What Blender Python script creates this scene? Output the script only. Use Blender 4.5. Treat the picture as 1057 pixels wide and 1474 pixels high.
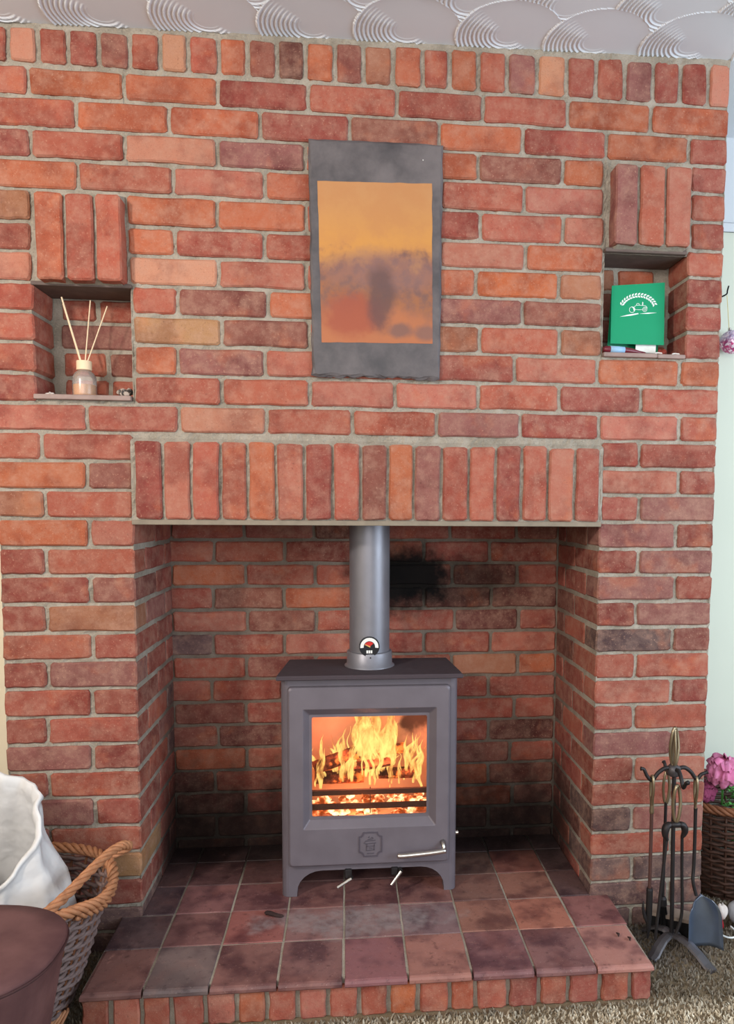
import bpy, bmesh, math, random
import numpy as np
from mathutils import Vector, Matrix

# ---------------------------------------------------------------- camera, world, lights, exposure
sc = bpy.context.scene
COL = sc.collection
for o in list(bpy.data.objects):
    bpy.data.objects.remove(o)
random.seed(7)
RNG = np.random.default_rng(7)

cam_d = bpy.data.cameras.new('camera')
cam = bpy.data.objects.new('camera', cam_d)
COL.objects.link(cam)
cam_d.sensor_fit = 'VERTICAL'
cam_d.sensor_height = 36.0
cam_d.sensor_width = 36.0 * 1057 / 1474
cam_d.lens = 36.0 * 1090.775 / 1474
cam_d.shift_x = (528.5 - 616.0135) / 1474
cam_d.shift_y = (813.6224 - 737.0) / 1474
cam_d.clip_start = 0.02
_R = Matrix(((0.9947365203, -0.000523252, 0.1024645372),
             (-0.1022015928, -0.0768414101, 0.9917914257),
             (0.0073545627, -0.9970431906, -0.076490434)))      # columns: right, down, forward
_M = Matrix((_R.col[0], -_R.col[1], -_R.col[2])).transposed().to_4x4()
_M.translation = Vector((0.5691827, -2.0628543, 1.2171766))
cam.matrix_world = _M
sc.camera = cam

world = bpy.data.worlds.new('world')
sc.world = world
world.use_nodes = True
world.node_tree.nodes['Background'].inputs[0].default_value = (0.80, 0.88, 1.0, 1)
world.node_tree.nodes['Background'].inputs[1].default_value = 0.55

def area(name, loc, target, sx, sy, power, color):
    d = bpy.data.lights.new(name, 'AREA')
    d.shape = 'RECTANGLE'; d.size = sx; d.size_y = sy
    d.energy = power; d.color = color
    o = bpy.data.objects.new(name, d); COL.objects.link(o)
    o.location = loc
    o.rotation_euler = (Vector(target) - Vector(loc)).to_track_quat('-Z', 'Y').to_euler()
    return o

area('soft_light_back', (0.1, -4.2, 1.85), (0.5, 0, 1.3), 2.6, 1.5, 64, (1.0, 0.98, 0.955))  # area light added behind the camera as soft daylight, no window there
area('window_light_right', (3.0, -1.75, 1.35), (0.6, 0, 0.8), 1.5, 1.3, 58, (0.72, 0.86, 1.0))
area('lamp_light_left', (-1.15, -2.05, 2.15), (0.3, 0, 1.4), 0.20, 0.20, 38, (1.0, 0.92, 0.84))

sc.view_settings.view_transform = 'Standard'
sc.view_settings.look = 'None'
sc.view_settings.gamma = 1.0
sc.view_settings.use_curve_mapping = False
sc.view_settings.exposure = 0.05

# ---------------------------------------------------------------- helpers
def lin(c):
    r = []
    for v in c[:3]:
        v = v / 255.0
        r.append(v / 12.92 if v <= 0.04045 else ((v + 0.055) / 1.055) ** 2.4)
    return (r[0], r[1], r[2], 1.0)

class NT:
    """tiny node-tree builder"""
    def __init__(self, name, is_group=False):
        self.m = bpy.data.materials.new(name)
        self.m.use_nodes = True
        self.t = self.m.node_tree
        self.n = self.t.nodes; self.n.clear()
        self.out = self.n.new('ShaderNodeOutputMaterial')
    def add(self, typ, **kw):
        nd = self.n.new('ShaderNode' + typ)
        ins = kw.pop('ins', {})
        for k, v in kw.items():
            setattr(nd, k, v)
        for k, v in ins.items():
            self.set(nd, k, v)
        return nd
    def set(self, nd, k, v):
        s = nd.inputs[k]
        if isinstance(v, bpy.types.NodeSocket):
            self.t.links.new(v, s)
        elif isinstance(v, bpy.types.Node):
            self.t.links.new(v.outputs[0], s)
        else:
            s.default_value = v
    def math(self, op, a, b=0.0, clamp=False):
        nd = self.add('Math', operation=op); nd.use_clamp = clamp
        self.set(nd, 0, a); self.set(nd, 1, b)
        return nd.outputs[0]
    def mix(self, f, a, b, mode='MIX'):
        nd = self.add('Mix', data_type='RGBA', blend_type=mode)
        self.set(nd, 0, f)
        self.set(nd, 6, a); self.set(nd, 7, b)
        return nd.outputs[2]
    def noise(self, vec, scale, detail=3, rough=0.55, w=None):
        nd = self.add('TexNoise')
        if vec is not None: self.set(nd, 'Vector', vec)
        nd.inputs['Scale'].default_value = scale
        nd.inputs['Detail'].default_value = detail
        nd.inputs['Roughness'].default_value = rough
        return nd.outputs['Fac']
    def rng(self, v, a, b, lo=0.0, hi=1.0):
        nd = self.add('MapRange'); nd.clamp = True
        nd.interpolation_type = 'SMOOTHSTEP'
        self.set(nd, 0, v); self.set(nd, 1, a); self.set(nd, 2, b); self.set(nd, 3, lo); self.set(nd, 4, hi)
        return nd.outputs[0]
    def bump(self, h, strength=0.5, dist=0.002):
        nd = self.add('Bump'); self.set(nd, 'Height', h)
        nd.inputs['Strength'].default_value = strength; nd.inputs['Distance'].default_value = dist
        return nd.outputs[0]
    def bsdf(self, color, rough=0.8, metal=0.0, normal=None, spec=0.3, **kw):
        b = self.add('BsdfPrincipled')
        self.set(b, 'Base Color', color); self.set(b, 'Roughness', rough); self.set(b, 'Metallic', metal)
        b.inputs['Specular IOR Level'].default_value = spec
        if normal is not None: self.set(b, 'Normal', normal)
        for k, v in kw.items(): self.set(b, k, v)
        self.t.links.new(b.outputs[0], self.out.inputs[0])
        return b
    def surf(self, sock):
        self.t.links.new(sock, self.out.inputs[0])

def simple(name, rgb, rough=0.6, metal=0.0, spec=0.3, var=0.12, nscale=40, bump=0.0, bdist=0.001):
    m = NT(name)
    co = m.add('TexCoord').outputs['Object']
    n = m.noise(co, nscale, 4)
    c = lin(rgb)
    d = tuple(v * (1 - 2 * var) for v in c[:3]) + (1,)
    l = tuple(min(1, v * (1 + 2 * var)) for v in c[:3]) + (1,)
    colr = m.mix(n, d, l)
    nm = m.bump(m.noise(co, nscale * 2.5, 3), bump, bdist) if bump else None
    m.bsdf(colr, rough, metal, nm, spec)
    return m.m

def mk(name, verts, faces, mat=None, parent=None, origin=(0, 0, 0), smooth=False, recalc=True, link=True):
    """one mesh object; verts are world coordinates, origin is the base of the thing"""
    me = bpy.data.meshes.new(name)
    ox, oy, oz = origin
    me.from_pydata([(v[0] - ox, v[1] - oy, v[2] - oz) for v in verts], [], [tuple(f) for f in faces])
    if recalc:
        bm = bmesh.new(); bm.from_mesh(me)
        bmesh.ops.recalc_face_normals(bm, faces=bm.faces)
        bm.to_mesh(me); bm.free()
    if smooth:
        me.polygons.foreach_set('use_smooth', [True] * len(me.polygons))
    if mat: me.materials.append(mat)
    ob = bpy.data.objects.new(name, me)
    if parent is not None:
        ob.parent = parent
    else:
        ob.location = origin
    if link: COL.objects.link(ob)
    return ob

def thing(name, label, cat, loc, group=None):
    o = bpy.data.objects.new(name, None); COL.objects.link(o)
    o.location = loc; o.empty_display_size = 0.05
    o['label'] = label; o['category'] = cat
    if group: o['group'] = group
    return o

def tag(o, label, cat, group=None, kind=None):
    o['label'] = label; o['category'] = cat
    if group: o['group'] = group
    if kind: o['kind'] = kind
    return o

class G:
    """geometry accumulator"""
    def __init__(self): self.v = []; self.f = []
    def add(self, v, f):
        b = len(self.v); self.v += [tuple(p) for p in v]
        self.f += [tuple(i + b for i in q) for q in f]
        return self
    def loft(self, rings, closed=True, cap0=True, cap1=True):
        b = len(self.v); n = len(rings[0])
        for r in rings: self.v += [tuple(p) for p in r]
        for i in range(len(rings) - 1):
            for j in range(n if closed else n - 1):
                k = (j + 1) % n
                self.f.append((b + i * n + j, b + i * n + k, b + (i + 1) * n + k, b + (i + 1) * n + j))
        if cap0: self.f.append(tuple(b + j for j in range(n))[::-1])
        if cap1: self.f.append(tuple(b + (len(rings) - 1) * n + j for j in range(n)))
        return self
    def box(self, x0, x1, y0, y1, z0, z1, b=0.0):
        if b <= 0:
            v = [(x, y, z) for x in (x0, x1) for y in (y0, y1) for z in (z0, z1)]
            f = [(0, 1, 3, 2), (4, 6, 7, 5), (0, 4, 5, 1), (2, 3, 7, 6), (0, 2, 6, 4), (1, 5, 7, 3)]
            return self.add(v, f)
        def ring(i, z):
            a0, a1, c0, c1 = x0 + i, x1 - i, y0 + i, y1 - i
            q = b
            return [(a0 + q, c0, z), (a1 - q, c0, z), (a1, c0 + q, z), (a1, c1 - q, z), (a1 - q, c1, z), (a0 + q, c1, z), (a0, c1 - q, z), (a0, c0 + q, z)]
        return self.loft([ring(b, z0), ring(0, z0 + b), ring(0, z1 - b), ring(b, z1)])
    def tube(self, pts, r, n=8, cap=True, flat=1.0):
        pts = [Vector(p) for p in pts]
        rr = r if isinstance(r, (list, tuple)) else [r] * len(pts)
        rings = []
        t = (pts[1] - pts[0]).normalized()
        up = Vector((0, 0, 1)) if abs(t.z) < 0.9 else Vector((0, 1, 0))
        u = t.cross(up).normalized()
        for i, p in enumerate(pts):
            a = pts[max(0, i - 1)]; c = pts[min(len(pts) - 1, i + 1)]
            t2 = (c - a).normalized()
            u = (u - t2 * u.dot(t2))
            u = u.normalized() if u.length > 1e-6 else t2.orthogonal().normalized()
            w = t2.cross(u)
            rings.append([tuple(p + u * (rr[i] * math.cos(2 * math.pi * k / n)) + w * (rr[i] * flat * math.sin(2 * math.pi * k / n))) for k in range(n)])
        return self.loft(rings, True, cap, cap)
    def loop_tube(self, pts, r, n=6):
        """closed tube"""
        P = [Vector(p) for p in pts]; m = len(P); b = len(self.v)
        prev = None
        for i in range(m):
            t2 = (P[(i + 1) % m] - P[i - 1]).normalized()
            if prev is None:
                prev = t2.orthogonal().normalized()
            prev = (prev - t2 * prev.dot(t2)).normalized()
            w = t2.cross(prev)
            for k in range(n):
                a = 2 * math.pi * k / n
                self.v.append(tuple(P[i] + prev * (r * math.cos(a)) + w * (r * math.sin(a))))
        for i in range(m):
            j = (i + 1) % m
            for k in range(n):
                l = (k + 1) % n
                self.f.append((b + i * n + k, b + i * n + l, b + j * n + l, b + j * n + k))
        return self
    def lathe(self, prof, cx, cy, n=24, cap0=True, cap1=True):
        rings = [[(cx + r * math.cos(2 * math.pi * k / n), cy + r * math.sin(2 * math.pi * k / n), z) for k in range(n)] for r, z in prof]
        return self.loft(rings, True, cap0, cap1)
    def prism(self, poly, y0, y1):
        """poly of (x,z) extruded along y"""
        return self.loft([[(x, y0, z) for x, z in poly], [(x, y1, z) for x, z in poly]])
    def blob(self, c, rx, ry, rz, seg=14, rings=9, amp=0.12, seed=0):
        rg = random.Random(seed); ph = [rg.uniform(0, 6.28) for _ in range(6)]
        R = []
        for i in range(1, rings):
            th = math.pi * i / rings
            ring = []
            for k in range(seg):
                a = 2 * math.pi * k / seg
                q = 1 + amp * (math.sin(2 * a + ph[0]) * math.sin(th * 2 + ph[1]) + .6 * math.sin(3 * a + ph[2] + 2 * th) + .4 * math.sin(5 * a + ph[3] - 3 * th))
                ring.append((c[0] + rx * q * math.sin(th) * math.cos(a), c[1] + ry * q * math.sin(th) * math.sin(a), c[2] - rz * q * math.cos(th)))
            R.append(ring)
        return self.loft(R)
    def obj(self, name, mat, parent=None, origin=(0, 0, 0), smooth=False, recalc=True):
        return mk(name, self.v, self.f, mat, parent, origin, smooth, recalc)

def rrect(x0, x1, z0, z1, r, n=4):
    """rounded rectangle loop in (x,z), counter-clockwise"""
    pts = []
    for cx, cz, a0 in ((x1 - r, z1 - r, 0), (x0 + r, z1 - r, 90), (x0 + r, z0 + r, 180), (x1 - r, z0 + r, 270)):
        for k in range(n + 1):
            a = math.radians(a0 + 90 * k / n)
            pts.append((cx + r * math.cos(a), cz + r * math.sin(a)))
    return pts

def bezier(pts, n):
    """Catmull-Rom through pts"""
    P = [Vector(p) for p in pts]; out = []
    for i in range(len(P) - 1):
        p0 = P[max(i - 1, 0)]; p1 = P[i]; p2 = P[i + 1]; p3 = P[min(i + 2, len(P) - 1)]
        for k in range(n):
            t = k / n
            out.append(0.5 * ((2 * p1) + (p2 - p0) * t + (2 * p0 - 5 * p1 + 4 * p2 - p3) * t * t + (3 * p1 - p0 - 3 * p2 + p3) * t ** 3))
    out.append(P[-1])
    return out

def boolean(ob, cutters):
    for c in cutters:
        md = ob.modifiers.new('cut', 'BOOLEAN'); md.operation = 'DIFFERENCE'; md.object = c; md.solver = 'EXACT'
    bpy.context.view_layer.update()
    dg = bpy.context.evaluated_depsgraph_get()
    me = bpy.data.meshes.new_from_object(ob.evaluated_get(dg))
    ob.modifiers.clear()
    old = ob.data; ob.data = me; bpy.data.meshes.remove(old)
    for c in cutters:
        bpy.data.objects.remove(c)
    return ob

# ---------------------------------------------------------------- materials
def soot_and_dark_nodes(m):
    """sooty patch and trail, and darkening low in the recess, by place in the room"""
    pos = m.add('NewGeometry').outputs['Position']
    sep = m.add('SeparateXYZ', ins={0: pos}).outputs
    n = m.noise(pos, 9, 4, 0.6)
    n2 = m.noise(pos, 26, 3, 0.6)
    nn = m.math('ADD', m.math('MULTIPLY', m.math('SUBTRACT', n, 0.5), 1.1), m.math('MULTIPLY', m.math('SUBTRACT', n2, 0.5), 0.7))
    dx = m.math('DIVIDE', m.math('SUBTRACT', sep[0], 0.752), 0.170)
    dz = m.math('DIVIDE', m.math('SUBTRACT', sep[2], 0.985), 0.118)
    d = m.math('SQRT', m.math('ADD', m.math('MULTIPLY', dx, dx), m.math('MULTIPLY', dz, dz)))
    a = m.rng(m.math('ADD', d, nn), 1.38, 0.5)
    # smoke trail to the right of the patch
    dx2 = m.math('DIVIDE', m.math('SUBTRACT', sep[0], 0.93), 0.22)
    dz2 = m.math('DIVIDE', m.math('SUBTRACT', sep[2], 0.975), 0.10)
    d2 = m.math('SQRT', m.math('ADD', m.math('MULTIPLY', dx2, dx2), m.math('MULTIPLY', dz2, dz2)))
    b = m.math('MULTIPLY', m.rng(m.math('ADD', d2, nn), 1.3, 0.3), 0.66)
    # darker towards the foot of the recess
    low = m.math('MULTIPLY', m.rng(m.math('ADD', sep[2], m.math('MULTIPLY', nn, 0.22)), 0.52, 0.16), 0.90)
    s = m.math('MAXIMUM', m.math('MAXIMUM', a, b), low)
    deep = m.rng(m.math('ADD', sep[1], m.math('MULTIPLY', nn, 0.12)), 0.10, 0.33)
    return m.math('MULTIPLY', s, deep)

def brick_material():
    m = NT('brick_clay')
    oi = m.add('ObjectInfo')
    co = m.add('TexCoord').outputs['Object']
    off = m.add('VectorMath', operation='SCALE'); m.set(off, 0, (37.0, 91.0, 53.0)); m.set(off, 'Scale', oi.outputs['Random'])
    v = m.add('VectorMath', operation='ADD', ins={0: co, 1: off.outputs[0]}).outputs[0]
    base = oi.outputs['Color']
    big = m.noise(v, 7, 4, 0.6)
    mid = m.noise(v, 30, 5, 0.7)
    fine = m.noise(v, 190, 3, 0.6)
    dark = m.mix(1.0, base, lin((196, 172, 178)), 'MULTIPLY')
    c = m.mix(m.rng(big, 0.46, 0.62, 0, 0.62), base, dark)
    c = m.mix(m.rng(m.noise(v, 10, 3, 0.6), 0.55, 0.72, 0, 0.55), c, m.mix(0.5, base, lin((196, 112, 74))))
    light = m.mix(0.32, base, lin((206, 150, 126)))
    c = m.mix(m.rng(mid, 0.54, 0.74, 0, 0.42), c, light)
    pits = m.noise(v, 420, 2, 0.6)
    c = m.mix(m.rng(pits, 0.58, 0.72, 0, 0.35), c, lin((84, 44, 38)))
    c = m.mix(m.rng(fine, 0.60, 0.72, 0, 0.42), c, lin((196, 150, 126)))
    c = m.mix(m.rng(fine, 0.38, 0.27, 0, 0.45), c, lin((70, 38, 34)))
    # mortar dust kept along the arrises
    nz = m.add('NewGeometry').outputs['Pointiness']
    dust = m.math('MULTIPLY', m.rng(nz, 0.50, 0.58), m.rng(mid, 0.35, 0.65))
    c = m.mix(m.math('MULTIPLY', dust, 0.35), c, lin((176, 140, 120)))
    c = m.mix(m.math('MULTIPLY', soot_and_dark_nodes(m), 0.99), c, lin((5, 4, 4)))
    h = m.math('ADD', m.math('MULTIPLY', m.noise(v, 95, 4, 0.65), 1.0), m.math('MULTIPLY', m.noise(v, 300, 2), 0.5))
    m.bsdf(c, 0.88, 0, m.bump(h, 0.55, 0.0022), 0.22)
    return m.m

def mortar_material():
    m = NT('mortar')
    pos = m.add('NewGeometry').outputs['Position']
    n = m.noise(pos, 14, 4, 0.6); f = m.noise(pos, 220, 3, 0.7)
    c = m.mix(m.rng(n, 0.3, 0.7), lin((140, 131, 117)), lin((168, 158, 144)))
    c = m.mix(m.rng(f, 0.55, 0.7, 0, 0.5), c, lin((186, 174, 152)))
    c = m.mix(m.rng(f, 0.42, 0.3, 0, 0.5), c, lin((92, 80, 66)))
    deep_brown = m.rng(m.add('SeparateXYZ', ins={0: pos}).outputs[1], 0.12, 0.36, 0, 0.55)  # mortar turns darker brown deeper into the recess
    c = m.mix(deep_brown, c, lin((78, 56, 46)))
    c = m.mix(m.math('MULTIPLY', soot_and_dark_nodes(m), 0.97), c, lin((12, 10, 10)))
    m.bsdf(c, 0.95, 0, m.bump(m.math('ADD', m.noise(pos, 120, 4, 0.7), m.math('MULTIPLY', f, 0.6)), 0.7, 0.003), 0.15)
    return m.m

def tile_material():
    m = NT('quarry_tile')
    oi = m.add('ObjectInfo')
    pos = m.add('NewGeometry').outputs['Position']
    sep = m.add('SeparateXYZ', ins={0: pos}).outputs
    co = m.add('TexCoord').outputs['Object']
    off = m.add('VectorMath', operation='SCALE'); m.set(off, 0, (17.0, 61.0, 83.0)); m.set(off, 'Scale', oi.outputs['Random'])
    v = m.add('VectorMath', operation='ADD', ins={0: co, 1: off.outputs[0]}).outputs[0]
    base = oi.outputs['Color']
    big = m.noise(v, 9, 3, 0.55); mid = m.noise(v, 40, 4, 0.65); fine = m.noise(pos, 260, 2)
    c = m.mix(m.rng(big, 0.42, 0.66, 0, 0.9), base, m.mix(1.0, base, lin((168, 158, 172)), 'MULTIPLY'))
    c = m.mix(m.rng(m.noise(v, 6, 4, 0.6), 0.52, 0.72, 0, 0.5), c, m.mix(0.4, base, lin((150, 88, 70))))
    c = m.mix(m.rng(mid, 0.55, 0.8, 0, 0.35), c, m.mix(0.4, base, lin((190, 140, 118))))
    c = m.mix(m.rng(m.noise(v, 55, 4, 0.7), 0.44, 0.32, 0, 0.45), c, m.mix(1.0, base, lin((120, 110, 116)), 'MULTIPLY'))
    c = m.mix(m.rng(fine, 0.66, 0.74, 0, 0.35), c, lin((190, 170, 160)))
    # grey ash dusted in front of the stove
    dx = m.math('DIVIDE', m.math('SUBTRACT', sep[0], 0.58), 0.30)
    dy = m.math('DIVIDE', m.math('ADD', sep[1], 0.075), 0.085)
    d = m.math('SQRT', m.math('ADD', m.math('MULTIPLY', dx, dx), m.math('MULTIPLY', dy, dy)))
    ash = m.math('MULTIPLY', m.rng(m.math('ADD', d, m.math('MULTIPLY', m.math('SUBTRACT', m.noise(pos, 17, 4), 0.5), 1.8)), 1.05, 0.5), m.rng(mid, 0.3, 0.65, 0.25, 0.75))
    c = m.mix(m.math('MULTIPLY', ash, 0.75), c, lin((150, 140, 138)))
    back_dark = m.math('MULTIPLY', m.rng(m.math('ADD', sep[1], m.math('MULTIPLY', m.math('SUBTRACT', m.noise(pos, 12, 3), 0.5), 0.22)), 0.13, 0.40), 0.86)  # tiles get darker towards the back of the recess
    c = m.mix(back_dark, c, lin((22, 17, 16)))
    m.bsdf(c, m.rng(mid, 0.3, 0.8, 0.42, 0.7), 0, m.bump(m.math('ADD', big, m.math('MULTIPLY', mid, 0.5)), 0.35, 0.003), 0.35)
    return m.m

M_BRICK = brick_material(); M_MORTAR = mortar_material(); M_TILE = tile_material()

def wall_mat(name, a, b):
    m = NT(name)
    pos = m.add('NewGeometry').outputs['Position']
    c = m.mix(m.noise(pos, 3, 3), lin(a), lin(b))
    m.bsdf(c, 0.9, 0, m.bump(m.noise(pos, 90, 3), 0.15, 0.001), 0.15)
    return m.m
M_CREAM = wall_mat('cream_wall_paint', (222, 208, 182), (230, 218, 194))
M_PALE = wall_mat('pale_wall_paint', (206, 210, 194), (214, 218, 202))
M_WHITE = wall_mat('white_frieze_paint', (206, 211, 216), (214, 219, 224))
M_CEIL = wall_mat('white_artex', (216, 221, 226), (225, 229, 234))

def metal_mat(name, rgb, rough, metal, spec=0.4, bump=0.15, scale=300):
    m = NT(name)
    co = m.add('TexCoord').outputs['Object']
    n = m.noise(co, 18, 4); 
    c = m.mix(n, tuple(v * 0.85 for v in lin(rgb)[:3]) + (1,), tuple(min(1, v * 1.15) for v in lin(rgb)[:3]) + (1,))
    m.bsdf(c, m.rng(n, 0.3, 0.7, rough * 0.9, min(1, rough * 1.1)), metal, m.bump(m.noise(co, scale, 2), bump, 0.0006), spec)
    return m.m
M_STOVE = metal_mat('stove_paint', (108, 100, 106), 0.48, 0.2)
M_STOVETOP = metal_mat('stove_top_paint', (70, 60, 64), 0.72, 0.0, 0.2)
M_PIPE = metal_mat('flue_paint', (132, 130, 136), 0.42, 0.5)
M_STEEL = metal_mat('brushed_steel', (210, 205, 196), 0.28, 1.0)
M_IRON = metal_mat('black_iron', (52, 48, 48), 0.50, 0.6)
M_IRONFOOT = metal_mat('worn_iron', (88, 84, 86), 0.5, 0.6)
M_BRASS = metal_mat('worn_brass', (150, 134, 108), 0.38, 0.85)
M_RUST = metal_mat('rusty_iron', (84, 56, 50), 0.65, 0.3)
M_DARK = simple('soft_black', (22, 20, 20), 0.8, 0, 0.15)
M_LINTELSTEEL = simple('lintel_steel', (136, 124, 108), 0.8, 0, 0.2, 0.15, 30, 0.3)

# ---- brick layout of the front wall, in millimetres: course, x0, x1, z0, z1, tilt, tone
FRONT="14,-334,-232,2237,2300,-15,r;14,-222,-2,2237,2300,-15,o;14,8,230,2237,2300,-15,o;14,240,458,2236,2301,-15,R;14,468,688,2236,2301,-15,r;14,698,915,2236,2301,-15,R;14,925,1145,2235,2302,-15,r;14,1155,1376,2235,2302,-15,o;14,1386,1599,2235,2302,-15,o;13,-334,-119,2161,2227,-10,r;13,-109,107,2161,2227,-10,o;13,117,336,2161,2226,-10,o;13,346,565,2160,2226,-10,R;13,575,800,2160,2226,-10,d;13,810,1024,2160,2225,-10,o;13,1034,1254,2160,2225,-10,R;13,1264,1485,2159,2225,-10,o;13,1495,1599,2159,2224,-10,R;12,-334,-230,2087,2151,-2,R;12,-220,-3,2087,2151,-2,r;12,7,227,2087,2151,-2,p;12,237,450,2087,2150,-2,m;12,460,671,2087,2150,-2,r;12,681,905,2086,2150,-2,o;12,915,1135,2086,2150,-2,d;12,1145,1251,2086,2150,-2,o;12,1502,1599,2086,2149,-2,R;11,-334,-118,2012,2077,-15,o;11,-108,115,2012,2077,-15,r;11,125,346,2012,2077,-15,q;11,356,567,2011,2077,-15,o;11,577,803,2011,2077,-15,r;11,813,1031,2010,2076,-15,r;11,1041,1253,2010,2076,-15,q;11,1504,1599,2010,2076,-15,r;10,-334,-232,1932,2002,1,t;10,7,224,1932,2002,1,o;10,234,452,1932,2001,1,o;10,462,678,1932,2001,1,r;10,688,913,1932,2001,1,R;10,923,1139,1932,2000,1,r;10,1149,1255,1933,2000,1,q;10,1507,1599,1933,2000,1,R;9,-334,-234,1860,1922,1,R;9,6,117,1860,1922,1,o;9,127,344,1860,1922,1,r;9,354,571,1860,1922,1,r;9,581,801,1860,1922,1,r;9,811,1037,1860,1922,1,q;9,1047,1255,1860,1923,1,o;9,1505,1599,1860,1923,1,r;8,-334,-234,1784,1850,9,p;8,10,226,1785,1850,9,y;8,236,451,1785,1850,9,q;8,461,677,1785,1850,9,r;8,687,902,1785,1850,9,o;8,912,1131,1786,1850,9,O;8,1141,1254,1786,1850,9,t;8,1504,1599,1786,1850,9,R;7,-334,-237,1711,1774,5,r;7,15,121,1711,1775,5,r;7,131,352,1711,1775,5,d;7,362,576,1711,1775,5,o;7,586,798,1712,1775,5,r;7,808,1031,1712,1776,5,m;7,1041,1254,1712,1776,5,d;7,1506,1599,1712,1776,5,R;6,-334,-234,1635,1701,8,r;6,17,232,1635,1701,8,Y;6,242,459,1635,1701,8,d;6,469,687,1636,1701,8,r;6,697,914,1636,1702,8,t;6,924,1135,1636,1702,8,r;6,1145,1256,1636,1702,8,t;6,1505,1599,1636,1702,8,R;5,-334,-235,1557,1625,16,r;5,19,119,1558,1625,16,o;5,129,342,1558,1625,16,m;5,352,571,1559,1625,16,q;5,581,775,1559,1626,16,r;5,785,1012,1559,1626,16,R;5,1022,1243,1560,1626,16,q;5,1253,1480,1560,1626,16,o;5,1490,1599,1561,1626,16,o;4,-334,-235,1482,1547,13,R;4,17,230,1483,1548,13,r;4,240,459,1483,1549,13,r;4,469,686,1483,1549,13,q;4,696,912,1483,1549,13,q;4,922,1138,1484,1550,13,r;4,1148,1371,1484,1550,13,R;4,1381,1599,1484,1550,13,r;3,-334,-112,1409,1472,-1,q;3,-102,120,1409,1472,-1,R;3,130,345,1409,1473,-1,p;3,355,572,1409,1473,-1,r;3,582,799,1409,1473,-1,r;3,809,1030,1409,1474,-1,m;3,1040,1252,1409,1474,-1,R;3,1262,1483,1408,1474,-1,q;3,1493,1599,1408,1474,-1,r;2,-334,-227,1335,1399,-11,r;2,-217,5,1335,1399,-11,b;2,1266,1370,1333,1399,-11,R;2,1380,1599,1333,1398,-11,R;1,-334,-116,1260,1325,-6,o;1,-106,3,1260,1325,-6,d;1,1267,1486,1259,1323,-6,q;1,1496,1599,1259,1323,-6,R;0,-334,-222,1185,1250,-6,t;0,-212,2,1185,1250,-6,r;0,1268,1373,1184,1249,-6,R;0,1383,1599,1184,1249,-6,m;-1,-334,-113,1110,1175,-10,o;-1,-103,5,1110,1175,-10,q;-1,1263,1483,1108,1174,-10,m;-1,1493,1599,1108,1174,-10,R;-2,-334,-225,1035,1100,-4,R;-2,-215,5,1035,1100,-4,r;-2,1263,1375,1035,1098,-4,R;-2,1385,1599,1035,1098,-4,m;-3,-334,-115,960,1025,-2,R;-3,-105,5,960,1025,-2,d;-3,1263,1486,960,1025,-2,m;-3,1496,1599,960,1025,-2,R;-4,-334,-227,884,950,11,R;-4,-217,5,884,950,11,t;-4,1263,1373,885,950,11,R;-4,1383,1599,886,950,11,m;-5,-334,-113,810,874,12,r;-5,-103,5,810,874,12,R;-5,1263,1484,812,875,12,k;-5,1494,1599,812,876,12,d;-6,-334,-228,735,800,2,R;-6,-218,5,735,800,2,m;-6,1263,1376,736,802,2,r;-6,1386,1599,736,802,2,r;-7,-334,-118,659,725,21,r;-7,-108,5,659,725,21,R;-7,1263,1485,662,726,21,q;-7,1495,1599,663,726,21,R;-8,-334,-233,584,649,14,R;-8,-223,5,584,649,14,r;-8,1263,1375,586,652,14,R;-8,1385,1599,586,653,14,r;-9,-334,-121,511,574,-11,m;-9,-111,5,511,574,-11,R;-9,1263,1492,509,576,-11,m;-9,1502,1599,509,576,-11,R;-10,-334,-234,437,501,-19,R;-10,-224,5,436,501,-19,r;-10,1263,1380,434,499,-19,R;-10,1390,1599,433,499,-19,q;-11,-334,-118,358,427,21,m;-11,-108,5,358,426,21,R;-11,1263,1493,362,424,21,r;-11,1503,1599,362,423,21,r;-12,-334,-236,283,348,23,R;-12,-226,5,283,348,23,r;-12,1263,1378,286,351,23,k;-12,1388,1599,287,352,23,m;-13,-334,-123,209,273,31,d;-13,-113,5,210,273,31,Y;-13,1263,1498,214,276,31,r;-13,1508,1599,215,277,31,r;-14,-334,-241,130,199,43,R;-14,-231,5,131,200,43,R;-14,1263,1383,137,204,43,k;-14,1393,1599,138,205,43,k;-15,-334,-138,60,121,9,k;-15,-128,5,60,121,9,k;-15,1263,1495,61,128,9,k;-15,1505,1599,62,128,9,k;-16,-334,-245,-15,50,0,k;-16,-235,5,-15,50,0,k;-16,1263,1383,-15,51,0,k;-16,1393,1599,-15,51,0,k"
LINTEL_X= [10, 84, 157, 231, 301, 375, 450, 524, 599, 671, 741, 817, 891, 966, 1038, 1111, 1187, 1260]
TOP_X= [-272, -202, -130, -56, 19, 93, 162, 238, 310, 384, 456, 531, 605, 682, 759, 830, 906, 983, 1064, 1145, 1226, 1305, 1384, 1461, 1539]
HEAD_X= [-52, 17, 87, 154, 231, 303, 374, 446, 517, 591, 662, 732, 810, 873, 953, 1031, 1104, 1185, 1262, 1322]
BACK = {0:[232, 454, 676, 898, 1122],1:[137, 360, 583, 812, 1032],2:[236, 457, 681, 907, 1126],3:[133, 357, 583, 814, 1039],4:[240, 461, 688, 917, 1133],5:[131, 358, 583, 814, 1039],6:[235, 459, 686, 907, 1132],7:[124, 350, 579, 805, 1033],8:[233, 458, 682, 904, 1123],9:[143, 367, 588, 810, 1035],10:[233, 458, 676, 893, 1110],11:[131, 357, 579, 807, 1037],12:[228, 457, 676, 900, 1120],13:[133, 354, 579, 808, 1039],14:[227, 457, 676, 900, 1121]}

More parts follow.
